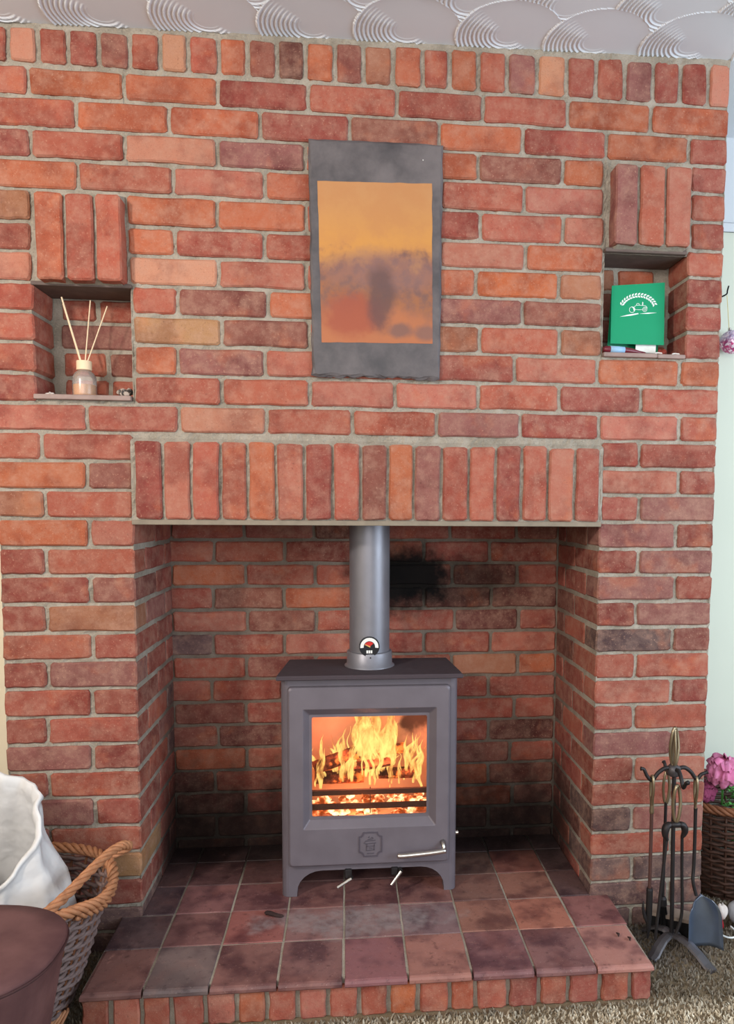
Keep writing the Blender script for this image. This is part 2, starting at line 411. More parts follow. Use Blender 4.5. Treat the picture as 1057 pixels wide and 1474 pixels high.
# ---------------------------------------------------------------- the room
def struct(o):
    o['kind'] = 'structure'; return o

def ceil_z(x): return 2.4085 + 0.0155 * x

def build_ceiling():
    x0, x1, y0, y1, st = -0.62, 1.95, -0.46, 0.0, 0.0027
    nx, ny = int((x1 - x0) / st) + 1, int((y1 - y0) / st) + 1
    X, Y = np.meshgrid(np.linspace(x0, x1, nx), np.linspace(y0, y1, ny), indexing='ij')
    H = np.zeros_like(X); best = np.full(X.shape, -1e9)
    Rf, px = 0.137, 0.250
    rng = np.random.default_rng(3)
    for row in range(0, 6):
        yc = -0.050 - row * 0.118
        for i in range(-4, 12):
            xc = -0.28 + px * i + (px / 2 if row % 2 else 0) + rng.uniform(-.012, .012)
            ycc = yc + rng.uniform(-.008, .008)
            dx, dy = X - xc, Y - ycc
            r = np.hypot(dx, dy)
            pr = -row * 100 + xc
            m = (r < Rf) & (pr > best)
            ang = np.degrees(np.arctan2(dy, dx)) % 360
            ridge = (0.5 + 0.5 * np.cos(2 * np.pi * r / 0.0112)) ** 1.6 * np.clip((r - 0.030) / 0.02, 0, 1)
            w = np.clip((ang - 40) / 14, 0, 1) * np.clip((228 - ang) / 22, 0, 1)
            h = ridge * w * 0.0036 + 0.0016 * (r / Rf) ** 8
            H[m] = h[m]; best[m] = pr
    Z = ceil_z(X) - H + 0.001
    v = np.stack([X.ravel(), Y.ravel(), Z.ravel()], 1)
    idx = np.arange(nx * ny).reshape(nx, ny)
    f = np.stack([idx[:-1, :-1].ravel(), idx[:-1, 1:].ravel(), idx[1:, 1:].ravel(), idx[1:, :-1].ravel()], 1)
    me = bpy.data.meshes.new('ceiling')
    # the plain rest of the ceiling around the ridged part
    ex = [(-1.9, -4.6), (3.3, -4.6), (3.3, 0.5), (-1.9, 0.5), (x0, y0), (x1, y0), (x1, y1), (x0, y1)]
    nb = len(v)
    v2 = np.array([(a, b, ceil_z(a) + 0.001) for a, b in ex])
    V = np.concatenate([v, v2])
    F = [tuple(q) for q in f] + [tuple(nb + i for i in q) for q in ((0, 4, 5, 1), (1, 5, 6, 2), (2, 6, 7, 3), (3, 7, 4, 0))]
    me.from_pydata(V.tolist(), [], F)
    me.materials.append(M_CEIL)
    o = bpy.data.objects.new('ceiling', me); COL.objects.link(o)
    return struct(o)
build_ceiling()

M_FLOOR = simple('carpet_backing', (122, 106, 84), 0.95, 0, 0.1, 0.15, 60, 0.4, 0.003)
struct(G().box(-1.9, 3.3, -4.6, 0.5, -0.05, 0.0).obj('floor', M_FLOOR))
struct(G().box(-1.9, -0.334, 0.42, 0.5, 0, 2.45).obj('wall_left', M_CREAM))
struct(G().box(1.599, 3.3, 0.42, 0.5, 0, 2.16).obj('wall_right', M_PALE))
struct(G().box(1.599, 3.3, 0.42, 0.5, 2.16, 2.46).obj('wall_upper_right', M_WHITE))
struct(G().box(1.599, 3.3, 0.412, 0.42, 2.135, 2.165, 0.003).obj('trim_1', M_WHITE))
struct(G().box(-1.98, -1.9, -4.6, 0.5, 0, 2.45).obj('wall_side', M_CREAM))

# ---------------------------------------------------------------- bricks
TONE = {'r': (176, 92, 72), 'R': (154, 76, 64), 'o': (190, 104, 70), 'O': (202, 106, 60), 'q': (190, 112, 92), 'p': (198, 132, 108),
        'y': (206, 150, 116), 'Y': (186, 140, 96), 't': (172, 116, 84), 'd': (138, 82, 70), 'm': (150, 96, 90), 'k': (108, 86, 84), 'b': (170, 92, 74),
        'D': (112, 66, 58), 'x': (96, 52, 44)}
_cache = {}
CLASSES = {'stretcher': (0.218, 0.066), 'half': (0.106, 0.066), 'soldier': (0.064, 0.204), 'header': (0.066, 0.096), 'stub': (0.066, 0.078)}
def brick_mesh(cls, var, depth):
    key = (cls, var, depth)
    if key in _cache: return _cache[key]
    w, h = CLASSES[cls]
    rg = random.Random(hash((cls, var)) % 9999 if False else sum(map(ord, cls)) * 31 + var * 7)
    b = 0.0042; q = 0.006
    hx, hz = w / 2, h / 2
    def outline(ins):
        pts = []
        nl, ns = (3, 1) if w >= h else (1, 3)
        def edge(a, c, n):
            for i in range(1, n + 1):
                t = i / (n + 1)
                pts.append([a[0] + (c[0] - a[0]) * t, a[1] + (c[1] - a[1]) * t])
        A = [(-hx + q, -hz), (hx - q, -hz), (hx, -hz + q), (hx, hz - q), (hx - q, hz), (-hx + q, hz), (-hx, hz - q), (-hx, -hz + q)]
        for i in range(8):
            pts.append(list(A[i]))
            if i % 2 == 0:
                edge(A[i], A[(i + 1) % 8], nl if i in (0, 4) else ns)
        out = []
        for x, z in pts:
            L = math.hypot(x / hx, z / hz)
            out.append([x - math.copysign(min(ins, abs(x)), x), z - math.copysign(min(ins, abs(z)), z)])
        return out
    o1 = outline(0.0); n = len(o1)
    jit = [(rg.uniform(-.0016, .0016), rg.uniform(-.0016, .0016)) for _ in range(n)]
    def ring(ins, y, jj):
        o = outline(ins)
        return [(o[i][0] + jit[i][0], y + (rg.uniform(-jj, jj)), o[i][1] + jit[i][1]) for i in range(n)]
    dy = depth / 2
    g = G().loft([ring(b, -dy, .0006), ring(0, -dy + b, .0012), ring(0, dy, 0)])
    me = bpy.data.meshes.new('brick_' + cls)
    me.from_pydata(g.v, [], g.f)
    bm = bmesh.new(); bm.from_mesh(me); bmesh.ops.recalc_face_normals(bm, faces=bm.faces); bm.to_mesh(me); bm.free()
    me.materials.append(M_BRICK)
    _cache[key] = me
    return me

def jitter(c, s=0.07):
    k = 1 + random.uniform(-s, s)
    return tuple(max(0, min(255, v * k * (1 + random.uniform(-s / 3, s / 3)))) for v in c)

def brick(parent, cls, cx, cz, w, h, yfront, depth, tone, tilt=0.0, rotz=0.0, cy=None, vertical_axis=None):
    me = brick_mesh(cls, random.randrange(6), depth)
    o = bpy.data.objects.new('brick', me); COL.objects.link(o)
    o.parent = parent
    cw, ch = CLASSES[cls]
    o.scale = (w / cw, 1, h / ch)
    if rotz == 0.0:
        o.location = (cx, yfront + depth / 2, cz)
    else:
        o.location = (cx, cy, cz)
    o.rotation_euler = (random.uniform(-.004, .004), -tilt + random.uniform(-.003, .003), rotz)
    tn = TONE[tone]; mean = (170, 104, 91); q = 0.95 if tone in 'kxDY' else 0.82
    o.color = tuple(v * 0.80 for v in lin(jitter([mean[i] + q * (tn[i] - mean[i]) for i in range(3)], .05))[:3]) + (1,)
    return o

# mortar face of the chimney breast
def build_chimney():
    def axis(a, b, step, marks):
        pts = sorted(set([a, b] + marks)); out = []
        for p, q in zip(pts[:-1], pts[1:]):
            n = max(1, int(round((q - p) / step)))
            out += [p + (q - p) * i / n for i in range(n)]
        return np.array(out + [b])
    xs = axis(-0.334, 1.599, 0.010, [-0.236, 0.008, 0.002, 1.262, 1.266, 1.503, -0.205, 1.257, 0.0, 1.276, 1.486])
    zs = axis(0.0, 2.445, 0.010, [1.168, 1.392, 1.4865, 1.772, 1.785, 1.634, 1.9115, 1.99, 1.925, 2.137, 2.403])
    X, Z = np.meshgrid(xs, zs, indexing='ij')
    Yv = 0.0056 + RNG.normal(0, 0.0012, X.shape) + 0.0012 * np.sin(X * 61 + 3 * np.sin(Z * 40)) * np.sin(Z * 57 + X * 23)
    def raise_(m, d): Yv[m] -= d
    raise_((X > 0.0) & (X < 1.268) & (Z > 1.172) & (Z < 1.392), 0.012)
    raise_((X > -0.205) & (X < 0.0) & (Z > 1.78) & (Z < 1.992), 0.036)
    raise_((X > 1.276) & (X < 1.486) & (Z > 1.92) & (Z < 2.133), 0.036)
    raise_(Z > 2.405, 0.006)
    nx, nz = X.shape
    idx = np.arange(nx * nz).reshape(nx, nz)
    cx = 0.5 * (xs[:-1] + xs[1:])[:, None]; cz = 0.5 * (zs[:-1] + zs[1:])[None, :]
    hole = ((cx > 0.002) & (cx < 1.266) & (cz < 1.168)) | ((cx > -0.236) & (cx < 0.008) & (cz > 1.4865) & (cz < 1.772)) | ((cx > 1.262) & (cx < 1.503) & (cz > 1.634) & (cz < 1.9115))
    keep = ~hole
    f = np.stack([idx[:-1, :-1][keep], idx[1:, :-1][keep], idx[1:, 1:][keep], idx[:-1, 1:][keep]], 1)
    V = np.stack([X.ravel(), Yv.ravel(), Z.ravel()], 1).tolist()
    g = G(); g.v = [tuple(p) for p in V]; g.f = [tuple(int(i) for i in q) for q in f]
    def quad(a, b, c, d): g.add([a, b, c, d], [(0, 1, 2, 3)])
    D = 0.417
    # cheeks of the recess, returns of the breast, niches
    quad((0.0015, 0.004, 0), (0.0015, 0.004, 1.19), (0.0015, D, 1.19), (0.0015, D, 0))
    quad((1.2665, 0.004, 0), (1.2665, D, 0), (1.2665, D, 1.19), (1.2665, 0.004, 1.19))
    quad((-0.330, 0.004, 0), (-0.330, 0.44, 0), (-0.330, 0.44, 2.44), (-0.330, 0.004, 2.44))
    quad((1.595, 0.004, 0), (1.595, 0.004, 2.44), (1.595, 0.44, 2.44), (1.595, 0.44, 0))
    for x0, x1, z0, z1 in ((-0.2365, 0.011, 1.480, 1.778), (1.259, 1.5035, 1.628, 1.918)):
        N = 0.128
        quad((x0, 0.004, z0), (x0, 0.004, z1), (x0, N, z1), (x0, N, z0))
        quad((x1, 0.004, z0), (x1, N, z0), (x1, N, z1), (x1, 0.004, z1))
        quad((x0, N, z0), (x0, N, z1), (x1, N, z1), (x1, N, z0))
        quad((x0, 0.004, z0), (x0, N, z0), (x1, N, z0), (x1, 0.004, z0))
        quad((x0, 0.004, z1), (x1, 0.004, z1), (x1, N, z1), (x0, N, z1))
    o = g.obj('wall_chimney', M_MORTAR, recalc=False)
    return struct(o)
W_CH = build_chimney()

FRONT_ROWS = [r.split(',') for r in FRONT.split(';')]
for k, a, b, z0, z1, sl, t in FRONT_ROWS:
    k = int(k); x0, x1, z0, z1, sl = int(a) / 1e3, int(b) / 1e3, int(z0) / 1e3, int(z1) / 1e3, int(sl) / 1e4
    if t == 'k' and k < -12: t = 'k'
    if 4 <= k <= 7 and -.24 < x1 < -.22: x1 = -0.2295
    if 6 <= k <= 9 and 1.49 < x0 < 1.52: x0 = 1.4965
    w = x1 - x0
    depth = 0.126 if (x1 == -0.2295 or x0 == 1.4965) else 0.102
    if k < 0 and (abs(x1 - 0.005) < .003 or abs(x0 - 1.263) < .003):
        depth = 0.102 if w > 0.15 else 0.215
    yf = -0.0005 - random.uniform(0, 0.0035)
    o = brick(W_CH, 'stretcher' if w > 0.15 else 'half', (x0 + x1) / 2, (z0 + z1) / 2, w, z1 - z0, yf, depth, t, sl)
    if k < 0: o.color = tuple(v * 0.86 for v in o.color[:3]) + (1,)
# soldier course over the fire opening
LT = 'R q r r o q R r d o m r r R r q R'.split()
for i in range(17):
    a, b = LINTEL_X[i] + 4.5, LINTEL_X[i + 1] - 4.5
    zt = 1.383 + random.uniform(-.003, .003)
    brick(W_CH, 'soldier', (a + b) / 2e3, (1.181 + zt) / 2, (b - a) / 1e3, zt - 1.181, -0.0155 - random.uniform(0, .003), 0.102, LT[i], random.uniform(-.006, .006))
# half bricks on end under the ceiling
TT = 'r p r R d r y r o d D o d t o r o r m y R r m R R p'.split()
tx = [-343] + TOP_X + [1604]
for i in range(26):
    a, b = tx[i] + (9 if i == 0 else 6), tx[i + 1] - 6
    xm = (a + b) / 2e3
    zt = ceil_z(xm) - 0.010 - random.uniform(0, .005)
    zb = 2.3135
    brick(W_CH, 'header', xm, (zb + zt) / 2, (b - a) / 1e3, zt - zb, -0.0005 - random.uniform(0, .003), 0.102, TT[i], random.uniform(-.008, .008))
# three soldiers standing proud over each niche
for xs3, z0, z1, ts in (((-209, -136, -64, 4), 1.777, 1.987, 'orr'), ((1270, 1339, 1414, 1489), 1.924, 2.129, 'mrq')):
    for i in range(3):
        a, b = xs3[i] + 3.5, xs3[i + 1] - 4.5
        brick(W_CH, 'soldier', (a + b) / 2e3, (z0 + z1) / 2, (b - a) / 1e3, z1 - z0, -0.041 - random.uniform(0, .002), 0.13, ts[i], random.uniform(-.006, .006))
# bricks at the back of the niches
for (x0, x1, z0, z1, t) in ((-.205, -.118, 1.715, 1.768, 'r'), (-.106, .006, 1.713, 1.768, 'r'), (-.208, .006, 1.640, 1.702, 'm'), (-.204, -.094, 1.566, 1.628, 'r'),
                            (-.082, .006, 1.566, 1.628, 'd'), (-.2, -.09, 1.496, 1.555, 'r'), (-.078, .006, 1.496, 1.555, 'r'),
                            (1.27, 1.332, 1.848, 1.905, 't'), (1.345, 1.452, 1.848, 1.905, 'o'), (1.27, 1.36, 1.772, 1.838, 'd'), (1.372, 1.49, 1.772, 1.838, 'r'),
                            (1.27, 1.332, 1.700, 1.762, 'd'), (1.344, 1.49, 1.7, 1.762, 'r'), (1.27, 1.39, 1.646, 1.69, 'r'), (1.4, 1.49, 1.646, 1.69, 'r')):
    brick(W_CH, 'half' if x1 - x0 < .15 else 'stretcher', (x0 + x1) / 2, (z0 + z1) / 2, x1 - x0, z1 - z0, 0.1225 + random.uniform(-.001, .001), 0.06, t)

M_SLATE = simple('niche_slate', (150, 128, 120), 0.75, 0, 0.25, 0.18, 26, 0.5, 0.002)
M_SLATED = simple('dark_slate', (104, 90, 84), 0.8, 0, 0.2, 0.15, 26, 0.4, 0.002)
G().box(-.2345, .006, -0.009, .127, 1.486, 1.4985, .0015).obj('niche_shelf', M_SLATE, W_CH)
G().box(-.2345, .012, -0.004, .127, 1.7715, 1.7815, .0015).obj('niche_lintel', M_SLATED, W_CH)
G().box(1.262, 1.415, -0.009, .127, 1.633, 1.6445, .0015).obj('niche_shelf', M_SLATE, W_CH)
G().box(1.4165, 1.496, -0.008, .127, 1.6325, 1.6435, .0015).obj('niche_shelf', M_SLATE, W_CH)
G().box(1.259, 1.489, -0.012, .127, 1.912, 1.922, .0015).obj('niche_lintel', M_SLATED, W_CH)
G().box(0.003, 1.265, -0.014, 0.09, 1.166, 1.179, .001).obj('lintel_angle', M_LINTELSTEEL, W_CH)

# recess: back wall, cheeks behind the corner bricks
BACKY = 0.4133
def build_recess():
    g = G()
    n, mz = 60, 60
    V = []
    for i in range(n + 1):
        for j in range(mz + 1):
            V.append((-.02 + 1.31 * i / n, BACKY + 0.005 + random.gauss(0, .0012), 0.06 + 1.16 * j / mz))
    F = [(i * (mz + 1) + j, (i + 1) * (mz + 1) + j, (i + 1) * (mz + 1) + j + 1, i * (mz + 1) + j + 1) for i in range(n) for j in range(mz)]
    g.add(V, F)
    o = g.obj('wall_recess', M_MORTAR, recalc=False)
    return struct(o)
W_RE = build_recess()
struct(G().box(-.02, 1.29, 0.0905, .45, 1.182, 1.2).obj('trim_2', M_DARK))
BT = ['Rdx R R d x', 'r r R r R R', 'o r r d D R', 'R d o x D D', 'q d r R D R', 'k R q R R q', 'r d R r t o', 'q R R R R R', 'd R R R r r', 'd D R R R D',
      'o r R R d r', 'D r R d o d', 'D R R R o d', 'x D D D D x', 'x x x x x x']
for k in range(15):
    e = BACK[k]
    edges = [-12 if k % 2 else 2] + list(e) + [1266]
    if edges[1] - edges[0] < 60: edges.pop(0)
    ts = BT[k].replace(' ', '')
    zt = 1.18 - 0.0755 * k - 0.001; zb = zt - 0.0655
    for i in range(len(edges) - 1):
        a, b = edges[i] + 5, edges[i + 1] - 5
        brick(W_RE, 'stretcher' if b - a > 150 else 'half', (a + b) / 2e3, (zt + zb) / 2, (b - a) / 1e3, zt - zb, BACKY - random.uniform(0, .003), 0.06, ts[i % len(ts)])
# cheek bricks
for side in (-1, 1):
    for k in range(-1, -16, -1):
        corner = [r for r in FRONT_ROWS if int(r[0]) == k and (abs(int(r[2]) - 5) < 3 if side < 0 else abs(int(r[1]) - 1263) < 3)][0]
        z0, z1 = int(corner[3]) / 1e3, int(corner[4]) / 1e3
        long_front = (int(corner[2]) - int(corner[1])) > 150
        spans = [(0.112, 0.322), (0.332, 0.413)] if long_front else [(0.225, 0.413)]
        for a, b in spans:
            w = b - a
            cls = 'stretcher' if w > .15 else 'half'
            xf = 0.0045 if side < 0 else 1.2635
            cx = xf - 0.05 if side < 0 else xf + 0.05
            t = random.choice('rRRdmRq' if side < 0 else 'RRdrDR')
            if side < 0 and k in (-8, -10) and a > .2: t = 'k'
            if side > 0 and k in (-6,) : t = 'D'
            o = brick(W_RE, cls, cx, (z0 + z1) / 2, w, z1 - z0, 0, 0.10, t, 0, math.pi / 2 if side < 0 else -math.pi / 2, (a + b) / 2)

# ---------------------------------------------------------------- hearth
hearth = thing('hearth', 'raised red quarry tiled hearth edged with bricks on end, under the stove', 'hearth', (0.633, 0, 0))
HO = (0.633, 0, 0)
g = G()
g.box(-0.047, 1.312, -0.318, 0.0, 0.0, 0.0958)
g.box(0.004, 1.262, 0.0, 0.412, 0.0, 0.0958)
g.obj('mortar_bed', M_MORTAR, hearth, HO)
TX = [-50, 91, 243, 399, 553, 708, 863, 1017, 1171, 1317]
TY = [-339, -162, -3.5, 150.5, 299, 411]
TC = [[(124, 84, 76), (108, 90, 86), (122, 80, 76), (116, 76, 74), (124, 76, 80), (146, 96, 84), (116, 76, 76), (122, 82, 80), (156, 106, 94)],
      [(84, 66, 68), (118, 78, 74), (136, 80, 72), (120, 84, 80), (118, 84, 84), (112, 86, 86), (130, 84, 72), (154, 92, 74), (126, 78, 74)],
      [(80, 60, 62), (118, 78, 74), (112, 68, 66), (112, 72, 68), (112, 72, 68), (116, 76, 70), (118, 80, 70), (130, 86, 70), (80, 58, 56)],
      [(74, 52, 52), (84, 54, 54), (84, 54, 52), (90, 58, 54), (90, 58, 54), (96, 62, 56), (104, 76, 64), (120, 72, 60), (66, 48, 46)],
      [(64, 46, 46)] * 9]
def tile_obj(x0, x1, y0, y1, nose, color, left_round, right_round):
    rg = random
    zt = 0.098 + rg.uniform(-.0008, .0012); zb = 0.079 if nose else 0.082
    cx, cy = (x0 + x1) / 2, (y0 + y1) / 2
    r = 0.008 if nose else 0.0022; e = 0.0016
    rings = []
    def loop(i, yi, z):
        a0, a1, c0, c1 = x0 + i + (yi if left_round else 0), x1 - i - (yi if right_round else 0), y0 + (yi if nose else i), y1 - i
        n = 4
        p = [(a0 + (a1 - a0) * k / n, c0) for k in range(n)] + [(a1, c0 + (c1 - c0) * k / n) for k in range(n)] + [(a1 - (a1 - a0) * k / n, c1) for k in range(n)] + [(a0, c1 - (c1 - c0) * k / n) for k in range(n)]
        return [(x, y, z) for x, y in p]
    jit = [(rg.uniform(-.0007, .0007), rg.uniform(-.0007, .0007)) for _ in range(16)]
    prof = [(0.0, r * .5, zb), (0, 0, zb + 0.004)]
    if nose: prof += [(0, 0, zt - r), (0, r * .3, zt - r * .3), (e, r, zt)]
    else: prof += [(0, 0, zt - e), (e, e, zt)]
    rings = [[(p[0] + jit[q][0], p[1] + jit[q][1], p[2]) for q, p in enumerate(loop(i, yi, z))] for i, yi, z in prof]
    g = G().loft(rings)
    g.v = [(v[0] - cx, v[1] - cy, v[2] - 0.09) for v in g.v]
    me = bpy.data.meshes.new('tile'); me.from_pydata(g.v, [], g.f)
    bm = bmesh.new(); bm.from_mesh(me); bmesh.ops.recalc_face_normals(bm, faces=bm.faces); bm.to_mesh(me); bm.free()
    me.materials.append(M_TILE)
    o = bpy.data.objects.new('tile', me); COL.objects.link(o); o.parent = hearth
    o.location = (cx - HO[0], cy - HO[1], 0.09 - HO[2])
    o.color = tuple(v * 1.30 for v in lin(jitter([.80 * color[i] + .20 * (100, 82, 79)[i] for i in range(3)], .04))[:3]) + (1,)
for ri in range(5):
    for ci in range(9):
        x0, x1 = TX[ci] / 1e3, TX[ci + 1] / 1e3
        y0, y1 = TY[ri] / 1e3, TY[ri + 1] / 1e3
        if ri >= 2:
            x0 = max(x0, 0.003); x1 = min(x1, 1.264)
        gp = 0.0026
        sk = -0.0065 * (ci / 8.0) if ri == 0 else 0
        tile_obj(x0 + gp + random.uniform(-.001, .001), x1 - gp, y0 + (sk if ri == 0 else gp * .7), y1 - gp * .7, ri == 0, TC[ri][ci], ri < 2 and ci == 0, ri < 2 and ci == 8)
HT = 'rqrrqorqrrOrorRrRrR'
for i in range(len(HEAD_X) - 1):
    a, b = HEAD_X[i] + 5.5, HEAD_X[i + 1] - 5.5
    if i == len(HEAD_X) - 2: b = HEAD_X[i + 1] - 9
    o = brick(hearth, 'stub', (a + b) / 2e3, 0.0385, (b - a) / 1e3, 0.079, -0.328 - 0.004 * i / 18 + random.uniform(-.0015, .0015), 0.06, HT[i], random.uniform(-.01, .01))
    o.location.x -= HO[0]

# carpet pile
def build_carpet():
    N = 100000
    r = RNG
    x = r.uniform(-0.42, 2.0, N); y = r.uniform(-0.80, 0.40, N)
    ok = ~((x > -0.055) & (x < 1.322) & (y > -0.342)) & ~((x > -0.34) & (x < 1.605) & (y > -0.004))
    x, y = x[ok], y[ok]; n = len(x)
    h = r.uniform(0.006, 0.0125, n); a = r.uniform(0, 6.283, n); w = r.uniform(0.0017, 0.0032, n)
    lx, ly = r.normal(0, 0.004, n), r.normal(0, 0.004, n)
    ca, sa = np.cos(a) * w, np.sin(a) * w
    V = np.empty((n, 5, 3))
    V[:, 0] = np.stack([x - ca, y - sa, np.zeros(n)], 1); V[:, 1] = np.stack([x + ca, y + sa, np.zeros(n)], 1)
    V[:, 2] = np.stack([x + ca * .8 + lx * .5, y + sa * .8 + ly * .5, h * .6], 1); V[:, 3] = np.stack([x - ca * .8 + lx * .5, y - sa * .8 + ly * .5, h * .6], 1)
    V[:, 4] = np.stack([x + lx, y + ly, h], 1)
    b = np.arange(n) * 5
    quads = np.stack([b, b + 1, b + 2, b + 3], 1); tris = np.stack([b + 3, b + 2, b + 4], 1)
    me = bpy.data.meshes.new('carpet_pile')
    me.from_pydata(V.reshape(-1, 3).tolist(), [], quads.tolist() + tris.tolist())
    m = NT('carpet_wool')
    pos = m.add('NewGeometry').outputs['Position']
    rnd = m.add('NewGeometry').outputs['Random Per Island']
    c = m.mix(rnd, lin((168, 152, 130)), lin((236, 224, 200)))
    c = m.mix(m.rng(m.noise(pos, 9, 3), 0.45, 0.75, 0, 0.5), c, lin((156, 138, 114)))
    sep = m.add('SeparateXYZ', ins={0: pos}).outputs
    # ash and cinders trodden in along the hearth and under the fire irons
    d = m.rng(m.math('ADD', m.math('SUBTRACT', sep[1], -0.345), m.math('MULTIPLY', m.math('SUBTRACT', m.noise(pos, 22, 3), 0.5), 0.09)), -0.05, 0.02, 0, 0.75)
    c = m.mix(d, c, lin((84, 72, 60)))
    dx = m.math('DIVIDE', m.math('SUBTRACT', sep[0], 1.43), 0.17); dy = m.math('DIVIDE', m.math('ADD', sep[1], 0.10), 0.16)
    ashd = m.math('SQRT', m.math('ADD', m.math('MULTIPLY', dx, dx), m.math('MULTIPLY', dy, dy)))
    c = m.mix(m.rng(m.math('ADD', ashd, m.math('SUBTRACT', m.noise(pos, 26, 3), 0.5)), 1.2, 0.5, 0, 0.6), c, lin((92, 84, 80)))
    m.bsdf(c, 0.95, 0, None, 0.1)
    me.materials.append(m.m)
    o = bpy.data.objects.new('carpet_pile', me); COL.objects.link(o)
    tag(o, 'beige shaggy carpet pile covering the floor around the hearth', 'carpet', kind='stuff')
build_carpet()

# ---------------------------------------------------------------- stove
SO = (0.627, 0.16, 0.099)
stove = thing('wood_burning_stove', 'grey steel wood burning stove with a glass door, on the tiled hearth', 'stove', SO)
XL, XR, YF, YB = 0.3755, 0.8790, 0.062, 0.262
def body_ring(z, i=0.0):
    r = 0.020
    loop = rrect(XL + i, XR - i, YF + i, YB - i, r, 4)
    return [(x, y, z) for x, y in loop]
body = G().loft([body_ring(0.0985), body_ring(0.735)]).obj('body', M_STOVE, stove, SO)
cut1 = G().box(0.437, 0.815, 0.03, 0.235, 0.295, 0.66).obj('cutter', None)
arch = [(0.4165, 0.05), (0.4185, 0.112)] + [(0.4185 + 0.070 * (1 - math.cos(math.radians(a))), 0.112 + 0.061 * math.sin(math.radians(a))) for a in range(15, 91, 15)]
arch += [(0.843 - 0.070 * (1 - math.cos(math.radians(a))), 0.112 + 0.061 * math.sin(math.radians(a))) for a in range(90, 0, -15)] + [(0.843, 0.112), (0.845, 0.05)]
cut2 = G().prism(arch, 0.0, 0.4).obj('cutter', None)
side = [(0.0 + 0.10, 0.05), (0.102, 0.112), (0.115, 0.145), (0.14, 0.158), (0.19, 0.158), (0.212, 0.145), (0.224, 0.112), (0.226, 0.05)]
cut3 = G().loft([[(0.3, y, z) for y, z in side], [(0.95, y, z) for y, z in side]]).obj('cutter', None)
boolean(body, [cut1, cut2, cut3])
# top plate
def top_ring(z, i, r=0.006):
    p = [(0.3660 + i, 0.030 + i), (0.8892 - i, 0.030 + i), (0.8885 - i, 0.062 + i * 0), (0.872 - i, 0.268 - i), (0.383 + i, 0.268 - i), (0.3665 + i, 0.062 + i * 0)]
    return [(x, y, z) for x, y in p]
G().loft([top_ring(0.7345, 0.004), top_ring(0.7365, 0), top_ring(0.744, 0), top_ring(0.7475, 0.003)]).obj('top_plate', M_STOVETOP, stove, SO)
# door: raised slab with a splayed window opening
def dring(x0, x1, z0, z1, r, y): return [(x, y, z) for x, z in rrect(x0, x1, z0, z1, r, 5)]
dg = G()
dg.loft([dring(0.462, 0.790, 0.332, 0.622, 0.005, 0.0615), dring(0.3955, 0.8555, 0.193, 0.7125, 0.010, 0.0615), dring(0.3955, 0.8555, 0.193, 0.7125, 0.010, 0.050),
         dring(0.3970, 0.8540, 0.1945, 0.711, 0.010, 0.0455), dring(0.4015, 0.8495, 0.199, 0.7065, 0.010, 0.042),
         dring(0.4375, 0.8160, 0.3025, 0.6505, 0.004, 0.042), dring(0.4395, 0.8140, 0.3045, 0.6485, 0.004, 0.0435),
         dring(0.4580, 0.7930, 0.3285, 0.6250, 0.005, 0.066), dring(0.462, 0.790, 0.332, 0.622, 0.005, 0.0672), dring(0.462, 0.790, 0.332, 0.622, 0.005, 0.0615)], cap0=False, cap1=False)
door = dg.obj('door', M_STOVE, stove, SO)
bev = door.modifiers
gm = NT('stove_glass')
tr = gm.add('BsdfTransparent'); gl = gm.add('BsdfGlossy'); gl.inputs['Roughness'].default_value = 0.04
tr.inputs[0].default_value = (1, 0.97, 0.94, 1)
fr = gm.add('Fresnel'); fr.inputs['IOR'].default_value = 1.45
mx = gm.add('MixShader', ins={0: fr.outputs[0], 1: tr.outputs[0], 2: gl.outputs[0]})
gm.surf(mx.outputs[0])
G().box(0.450, 0.800, 0.0685, 0.0715, 0.320, 0.634).obj('glass_pane', gm.m, door, SO)
# door badge: an eight sided shield with hollow corners, raised outline and raised lettering
bx, bz = 0.6278, 0.2545
def shield(s):
    hw, hh, c = 0.0335 * s, 0.0365 * s, 0.0125
    pts = []
    for sx, sz, a0 in ((1, 1, 270), (-1, 1, 0), (-1, -1, 90), (1, -1, 180)):
        pc = (bx + sx * hw, bz + sz * hh)
        seq = [a0 - 0 - k * 22.5 for k in range(5)]
        for a in seq:
            pts.append((pc[0] + c * math.cos(math.radians(a)), pc[1] + c * math.sin(math.radians(a))))
    return pts
bg = G()
o_, i_ = shield(1.0), shield(0.90)
bg.loft([[(x, 0.0425, z) for x, z in o_], [(x, 0.0400, z) for x, z in o_], [(x, 0.0400, z) for x, z in i_], [(x, 0.0425, z) for x, z in i_]], cap0=False, cap1=False)
def bar(x0, z0, x1, z1, w=0.0016):
    dx, dz = x1 - x0, z1 - z0; L = math.hypot(dx, dz); nx, nz = -dz / L * w / 2, dx / L * w / 2
    bg.prism([(bx + x0 + nx, bz + z0 + nz), (bx + x1 + nx, bz + z1 + nz), (bx + x1 - nx, bz + z1 - nz), (bx + x0 - nx, bz + z0 - nz)], 0.0402, 0.0425)
for s in ((-.014, .010, .014, .012), (-.016, .002, .016, .004), (-.012, -.006, .012, -.004), (-.012, -.018, .012, -.016), (-.010, .002, -.012, -.018), (.011, .003, .010, -.017),
          (-.014, .010, -.019, .003), (-.006, .020, -.003, .023), (.003, .021, .007, .019), (-.010, -.027, .010, -.026), (-.004, -.010, .005, -.012), (-.008, .014, .008, .017)):
    bar(*s)
bg.obj('badge', metal_mat('badge_paint', (84, 76, 84), 0.5, 0.15), door, SO)
